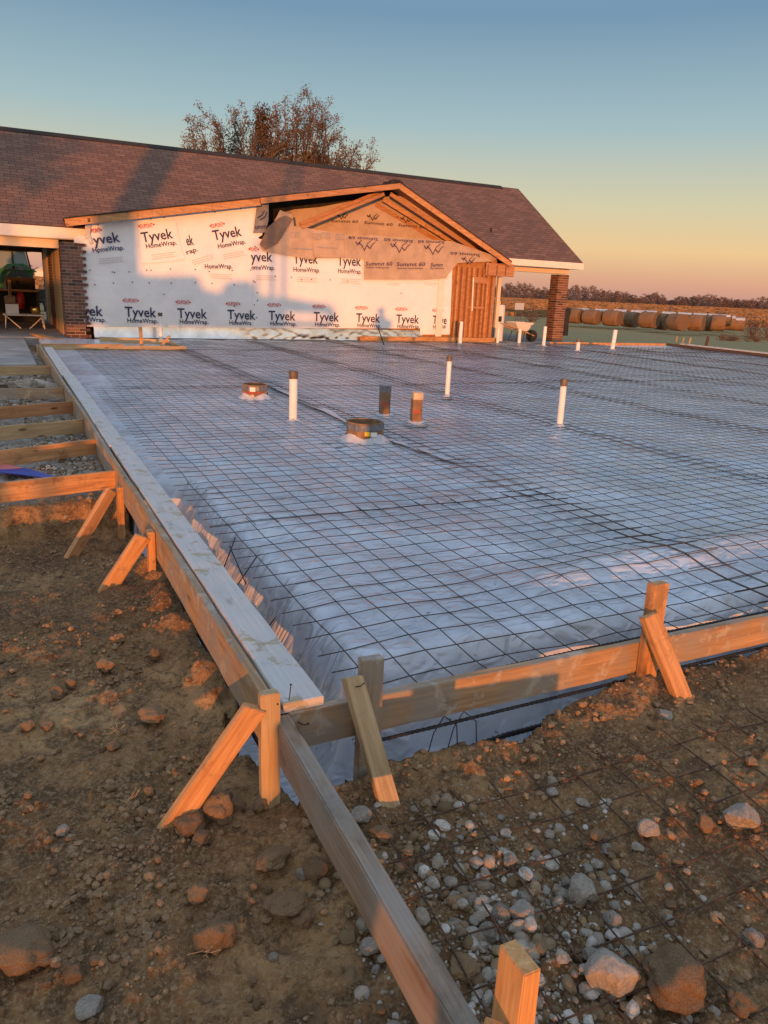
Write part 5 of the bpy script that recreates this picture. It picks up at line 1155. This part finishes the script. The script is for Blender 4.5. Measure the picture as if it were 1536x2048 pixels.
# the photographer, standing just behind the camera with arms raised to the phone
def person():
    s0 = .62; g = gz_at(s0, .1); P = lambda u, H, ds=0.0: bx(s0 + ds, u, H)
    def G(u, z, ds=0.0): q = bx(s0 + ds, u, 0); q[2] = z; return q
    t = thing('person', G(.1, g), 'person in a dark jacket and jeans holding up a phone to take the photograph', 'person')
    J = {'pel': (G(.12, .50), .15), 'wa': (G(.11, .72), .145), 'ch': (G(.08, 1.0), .165), 'nk': (G(.04, 1.22), .06), 'hd': (G(.01, 1.36), .095), 'tp': (G(.0, 1.47), .075),
         'hl': (G(.0, .44), .105), 'kl': (G(-.02, .10, .02), .085), 'al': (G(-.03, g + .09, .03), .06), 'fl': (G(-.04, g + .04, -.14), .045),
         'hr': (G(.20, .44), .085), 'kr': (G(.222, .10, .02), .052), 'ar': (G(.222, g + .09, .03), .042), 'fr': (G(.225, g + .04, -.14), .04),
         'sl': (G(-.11, 1.12), .07), 'el': (G(-.17, .93, -.12), .05), 'wl': (G(-.07, 1.16, -.34), .034), 'pl': (G(-.05, 1.22, -.38), .036),
         'sr': (G(.26, 1.12), .07), 'er': (G(.30, .93, -.12), .05), 'wr': (G(.12, 1.16, -.34), .034), 'pr': (G(.09, 1.22, -.38), .036)}
    E = [('pel', 'wa'), ('wa', 'ch'), ('ch', 'nk'), ('nk', 'hd'), ('hd', 'tp'), ('pel', 'hl'), ('hl', 'kl'), ('kl', 'al'), ('al', 'fl'), ('pel', 'hr'), ('hr', 'kr'), ('kr', 'ar'), ('ar', 'fr'),
         ('ch', 'sl'), ('sl', 'el'), ('el', 'wl'), ('wl', 'pl'), ('ch', 'sr'), ('sr', 'er'), ('er', 'wr'), ('wr', 'pr')]
    for nm, sg in (('pl', -1), ('pr', 1)):
        c = J[nm][0]
        for q in range(5):
            f = 'f%s%d' % (nm, q); J[f] = (c - dx * -.0 + ux * (-.03 + .015 * q) + np.array([0, 0, .045 + .012 * (q in (1, 2, 3))]) + dx * .02, .009); E.append((nm, f))
    names = list(J); off = ROOT[t.name]
    me = bpy.data.meshes.new('body'); me.from_pydata([tuple(Vector(J[k][0]) - off) for k in names], [(names.index(a), names.index(b)) for a, b in E], [])
    o = bpy.data.objects.new('body', me); COL.objects.link(o); o.parent = t
    md = o.modifiers.new('skin', 'SKIN'); md.use_smooth_shade = True
    for i, k in enumerate(names): me.skin_vertices[0].data[i].radius = (J[k][1], J[k][1]); me.skin_vertices[0].data[i].use_root = (k == 'pel')
    ss = o.modifiers.new('smooth', 'SUBSURF'); ss.levels = ss.render_levels = 2
    me.materials.append(M['cloth'])
    h = MB(); c = G(.0, 1.405); h.lathe(c, [(.108, -.02), (.112, .04), (.09, .09), (.04, .115), (.001, .12)], 18); h.build('hair', M['hair'], t, smooth=True)
person()
c = bx(.75, -.19, 0); c[2] = gz_at(.75, -.19) - .02
t = thing('shade_bucket', c, 'unseen black bucket on the dirt beside the photographer', 'shade_bucket')  # unseen pail added to keep sun off the grey form board
m = MB(); m.lathe(c, [(.085, 0), (.105, .42), (.108, .42), (.10, .42), (.08, .03), (.001, .03)], 24); m.build('pail', M['black'], t)
m = MB(); m.tube([c + ux * .105 * math.cos(a) + dx * .02 + (0, 0, .40 - .09 * math.sin(a)) for a in np.linspace(0, math.pi, 12)], .004, 6); m.build('handle', M['steel'], t)

# ------------------------------------------------------------------ rocks, clods and gravel
def ico(n):
    bm = bmesh.new(); bmesh.ops.create_icosphere(bm, subdivisions=n, radius=1.0); bm.verts.ensure_lookup_table()
    V = np.array([v.co[:] for v in bm.verts]); F = np.array([[v.index for v in f.verts] for f in bm.faces]); bm.free(); return V, F
def lump(V, seed, angular=.6, noise_=.12, planes=14):
    r_ = np.random.default_rng(seed); n = r_.normal(0, 1, (planes, 3)); n /= np.linalg.norm(n, axis=1)[:, None]; d = r_.uniform(.55, .98, planes)
    q = V @ n.T; lim = np.where(q > .05, d / np.maximum(q, .05), 9).min(1); rad = np.minimum(1.0, lim) * angular + (1 - angular) * .85
    s = seed * 3.7; nz = noise2(V[:, 0] * 1.7 + s, V[:, 1] * 1.7) + noise2(V[:, 1] * 1.9 + s, V[:, 2] * 1.9) + .5 * noise2(V[:, 2] * 4.5 + s, V[:, 0] * 4.5) + .35 * noise2(V[:, 0] * 9 + s, V[:, 1] * 9 + V[:, 2] * 5) + .22 * noise2(V[:, 2] * 19 + s, V[:, 1] * 19 + V[:, 0] * 7)
    return V * (rad + noise_ * nz)[:, None]
V3, F3 = ico(4); V1, F1 = ico(2); V0, F0 = ico(1)
rock_me = {}
def rock_mesh(kind, seed):
    if (kind, seed) not in rock_me:
        V = lump(V3, seed, 1.0 if kind == 'rock' else .8, .05 if kind == 'rock' else .14, 10)
        o = fast_mesh('rock', V, F3, M[kind], kind != 'rock'); rock_me[(kind, seed)] = o.data; COL.objects.unlink(o); bpy.data.objects.remove(o)
    return rock_me[(kind, seed)]
def rock_at(x, y, size_px, kind, seed, label, group=None, flat=.75, name='rock', zz=None, wide=1.0):
    z = -.27
    for _ in range(6):
        p = onz(x, y, z); zt = float(ground_z(np.array([p[0]]), np.array([p[1]]))[0]); z = .5 * z + .5 * (zt + .3 * size_px / FPX * float((p - CAM) @ FW))
    dep = float((p - CAM) @ FW); r = size_px / 2 / FPX * dep
    o = bpy.data.objects.new(name, rock_mesh(kind, seed % 9)); COL.objects.link(o); o.location = p; o.scale = (r * 1.05 * wide, r * 1.05, r * flat); o.rotation_euler = (random.uniform(-.2, .2), random.uniform(-.2, .2), random.uniform(0, 6.3) if wide == 1 else YAW * -1)
    return tag(o, label, 'clod' if kind == 'clod' else 'rock', group)
R_ = [(430, 1872, 84, 'clod', 1, 'large orange lit clod with hanging roots, lone on the dirt left of the grey board', .85), (398, 1786, 46, 'clod', 2, 'round orange lit clod just above the large rooted clod', .8),
 (440, 1622, 62, 'clod', 3, 'jagged upright clod lit orange beside the foot of the corner brace', 1.25), (378, 1650, 58, 'clod', 4, 'round brown clod touching the foot of the corner brace', .8),
 (522, 1612, 34, 'clod', 5, 'small orange clod below the corner stake', .9), (472, 1610, 36, 'clod', 6, 'dull brown clod between the corner stake and the jagged clod', .8), (402, 1678, 40, 'clod', 7, 'half lit clod in front of the round clod by the brace foot', .6),
 (298, 1582, 27, 'clod', 8, 'small orange clod left of the corner brace, above its foot', .85), (285, 1622, 30, 'clod', 1, 'clod crumbling just left of the corner brace foot', .7), (50, 1898, 120, 'clod', 2, 'large pale flat clod at the left border near the bottom', .5),
 (228, 1493, 27, 'clod', 3, 'small tan clod lying alone left of the corner brace', .8), (305, 1428, 52, 'clod', 4, 'long orange ridge shaped clod in the smooth dirt', .5), (212, 1332, 38, 'clod', 5, 'root tangled clod with dry stems near the left form', .8),
 (240, 1276, 24, 'clod', 6, 'small round clod on the dirt above the rooted one', .8), (308, 1308, 28, 'clod', 7, 'pointed orange clod close to the left form', .9), (118, 1384, 38, 'clod', 8, 'dull round clod at the left, lower of a pair', .8), (142, 1366, 32, 'clod', 1, 'dull round clod at the left, upper of a pair', .8),
 (56, 1452, 30, 'clod', 2, 'grey brown round clod near the left border, left of a touching pair', .8), (96, 1452, 28, 'clod', 3, 'grey brown round clod near the left border, right of a touching pair', .8), (178, 2015, 56, 'rock', 4, 'pale flat stone in the dirt at the bottom left', .6), (150, 1945, 46, 'clod', 5, 'reddish clod above the pale flat stone at the bottom left', .8),
 (125, 1660, 26, 'rock', 6, 'small pale stone on the dirt at the left', .7), (545, 1720, 76, 'clod', 7, 'broad flat clod left of the grey board, upper one', .45), (570, 1806, 90, 'clod', 8, 'broad flat clod left of the grey board, lower one', .4), (605, 1746, 30, 'rock', 1, 'white stone beside the broad flat clods left of the grey board', .9),
 (630, 1735, 50, 'clod', 2, 'brown clod between the white stone and the grey board', .7), (605, 1835, 46, 'clod', 3, 'reddish clod below the lower broad flat clod', .7), (740, 1893, 40, 'rock', 4, 'grey stone just left of the grey board', .7), (765, 1918, 22, 'rock', 5, 'white pebble left of the grey board, lower right of two', .8), (752, 1938, 20, 'rock', 6, 'white pebble left of the grey board near the bottom', .8), (545, 1914, 22, 'rock', 7, 'white pebble in the dark rubble left of the grey board', .8),
 (1168, 1783, 72, 'rock', 1, 'largest white rock in the gravel under the rusty mesh', .95), (1003, 1827, 40, 'rock', 2, 'pale oval rock left of the twin white rock', 1.0), (1043, 1824, 48, 'rock', 3, 'white rock with an orange lit corner above the bright stake', .8), (1048, 1796, 30, 'rock', 4, 'grey rock above the white rock with the lit corner', .9),
 (1225, 1838, 38, 'rock', 5, 'pale rock below and right of the largest white rock', .8), (1296, 1658, 44, 'rock', 6, 'pale blocky rock alone in the tan dirt under the mesh', .85), (1408, 1645, 42, 'clod', 7, 'tan blocky clod right of the pale blocky rock', .9), (1484, 1630, 70, 'rock', 8, 'tall grey rock near the right border', .8),
 (1222, 1956, 104, 'rock', 5, 'biggest grey boulder right of the bright stake at the bottom', 1.0), (1355, 1958, 130, 'clod', 6, 'large flat topped clod right of the biggest grey boulder', .6), (1506, 1876, 44, 'rock', 1, 'pale rock at the right border above the bottom corner', .9), (1105, 1584, 24, 'rock', 2, 'small white stone in the dirt in front of the trench', .7),
 (926, 1938, 62, 'clod', 3, 'dark flat clod left of the bright stake', .7), (722, 1630, 42, 'rock', 4, 'dark grey rock beside the foot of the brown brace', .7), (762, 1672, 54, 'clod', 5, 'dark flat clod right of the grey board near the brown brace', .6), (978, 1864, 40, 'rock', 6, 'pink lit rock behind the top of the bright stake', .9), (1179, 1908, 42, 'rock', 7, 'grey rock on top of the biggest grey boulder', .6), (1484, 2005, 64, 'clod', 8, 'brown clod in the bottom right corner', .8),
 (1046, 1478, 46, 'clod', 1, 'tan lump on the trench edge under the front form', .7), (1150, 1420, 40, 'clod', 2, 'tan lump on the trench edge left of the right hand stake', .7), (1270, 1385, 44, 'clod', 3, 'tan lump at the foot of the right hand stake', .7), (1385, 1350, 42, 'clod', 4, 'tan lump on the trench edge right of the right hand brace', .7), (1218, 1700, 30, 'rock', 2, 'white pebble right above the largest white rock', .8), (1330, 1430, 30, 'rock', 3, 'pale stone in the dirt in front of the right hand brace', .6),
 (1020, 1720, 36, 'rock', 8, 'pink tinted rock at the upper edge of the gravel patch', .8), (1075, 1712, 26, 'rock', 7, 'white stone at the upper edge of the gravel patch', .8)]
for x, y, s, k, sd, l, fl in R_: rock_at(x, y, s, k, sd, l, None, fl)
for q in range(95):
    x = random.uniform(0, 560); y = random.uniform(1230, 2048)
    if x > 300 + (y - 1200) * .42: continue
    rock_at(x, y, random.uniform(11, 24) * (.55 + .45 * (y - 1100) / 900), 'clod', random.randrange(9), 'small dull brown dirt clod on the bare soil left of the forms', 'small clods left of the forms', .8)
for q in range(52):
    x = random.gauss(1040, 130); y = random.gauss(1790, 95)
    if x < 640 + (y - 1450) * .63 or y > 2045: continue
    rock_at(x, y, random.uniform(12, 26), 'rock', random.randrange(9), 'small grey stone in the gravel patch under the rusty mesh', 'stones of the gravel patch', .75)
for q in range(30):
    x = random.uniform(800, 1536); y = random.uniform(1400, 2040)
    if y < 1500 - (x - 800) * .2: continue
    rock_at(x, y, random.uniform(12, 28), 'clod', random.randrange(9), 'tan dirt lump on the bare dirt under the rusty mesh', 'dirt lumps under the rusty mesh', .7)
p = onz(55, 770, -.16)
for k, (x, y, s) in enumerate(((45, 772, 62), (82, 770, 42), (105, 776, 34))): rock_at(x, y, s, 'rock', k + 3, ['large pale limestone chunk between the far cross boards', 'smaller limestone chunk right of the large one between the far cross boards', 'smallest limestone chunk touching the left form between the far cross boards'][k], None, .55)

def scatter(name, x, y, size, zoff, mat, label, cat, base=(V0, F0), kinds=8):
    n = len(x); z = ground_z(x, y); k = rng.integers(0, kinds, n); Vs = [lump(base[0], 40 + q, 1.0, .04, 7) for q in range(kinds)]
    nv = len(base[0]); a = rng.uniform(0, 2 * np.pi, n); b = rng.uniform(-.5, .5, n); ca, sa, cb, sb = np.cos(a), np.sin(a), np.cos(b), np.sin(b)
    VV = np.stack(Vs)[k] * np.stack([rng.uniform(.7, 1.2, n), rng.uniform(.7, 1.2, n), rng.uniform(.5, .9, n)], -1)[:, None, :] * size[:, None, None]
    X, Y, Z = VV[..., 0], VV[..., 1], VV[..., 2]; Y, Z = Y * cb[:, None] - Z * sb[:, None], Y * sb[:, None] + Z * cb[:, None]
    X, Y = X * ca[:, None] - Y * sa[:, None], X * sa[:, None] + Y * ca[:, None]
    P = np.stack([X + x[:, None], Y + y[:, None], Z + (z + zoff * size)[:, None]], -1).reshape(-1, 3)
    F = (base[1][None] + (np.arange(n) * nv)[:, None, None]).reshape(-1, 3)
    return tag(fast_mesh(name, P, F, M[mat], False), label, cat, kind='stuff')
def pick(n, x0, x1, y0, y1, keepf):
    x = rng.uniform(x0, x1, n); y = rng.uniform(y0, y1, n); k = keepf(x, y); return x[k], y[k]
x, y = pick(42000, -2.0, -.50, -2.2, 3.1, lambda x, y: rng.random(len(x)) < np.clip(.30 + 1.1 * fbm(x * 1.5 + 4, y * 1.5, 3), .03, 1) * np.where(y < .8, 1, .5))
scatter('loose_clods', x, y, .0029 * np.exp(rng.exponential(.58, len(x))).clip(1, 6), .25, 'clod', 'crumbly loose soil strewn over the bare ground left of the forms', 'loose soil')
gc = lambda x, y: np.exp(-(((x - .02) / .32) ** 2 + ((y + 1.30) / .34) ** 2)) + .35 * np.exp(-(((x + .25) / .35) ** 2 + ((y + 1.6) / .5) ** 2))
x, y = pick(10000, -.55, 1.2, -2.4, -.72, lambda x, y: (rng.random(len(x)) < gc(x, y) * 1.2) & (y < edge_y(x) - .06))
scatter('gravel', x, y, .0036 * np.exp(rng.exponential(.75, len(x))).clip(1, 7), .2, 'gravel_grey', 'grey gravel spilled on the dirt under the rusty mesh in the foreground', 'gravel', (V1, F1))
x, y = pick(17000, -.5, 3.4, -2.4, -.45, lambda x, y: (rng.random(len(x)) < .30 + .6 * np.clip(fbm(x * 2, y * 2 + 3, 3), -.3, 1) + 1.0 * np.exp(-((y - edge_y(x)) / .08) ** 2)) & (y < edge_y(x) - .015))
scatter('loose_clods', x, y, .0028 * np.exp(rng.exponential(.62, len(x))).clip(1, 7), .25, 'clod', 'crumbly tan soil along the trench edge and under the rusty mesh', 'loose soil')
x, y = pick(26000, -3.2, -.50, 3.2, 11.5, lambda x, y: (rng.random(len(x)) < np.clip(.15 + 1.2 * fbm(x * 1.3, y * 1.3 + 9, 3) + .4 * (x > -1.0), 0, 1)))
scatter('gravel', x, y, .007 * np.exp(rng.exponential(.5, len(x))).clip(1, 5), .3, 'gravel_grey', 'crushed limestone between the cross boards left of the forms', 'gravel')
# dry roots and straws
for k, (x, y, l) in enumerate(((212, 1325, 'dry root tuft on the tangled clod'), (145, 1352, 'dry stem sticking up from the dirt near the left pair of clods'), (232, 1462, 'faint dry straws on the dirt left of the corner brace'), (408, 1905, 'pale thin roots hanging under the large orange clod'), (262, 1600, 'dry twigs by the foot of the corner brace'))):
    m = MB(); p = onz(x, y, -.25)
    for q in range(9):
        a = random.uniform(0, 6.28); L = random.uniform(.02, .055); e = p + (L * math.cos(a), L * math.sin(a), random.uniform(-.005, .03)); m.tube([p + rng.normal(0, .006, 3), (p + e) / 2 + rng.normal(0, .005, 3), e], .0009, 4)
    tag(m.build('dry_roots', M['wood_tan']), l, 'roots')
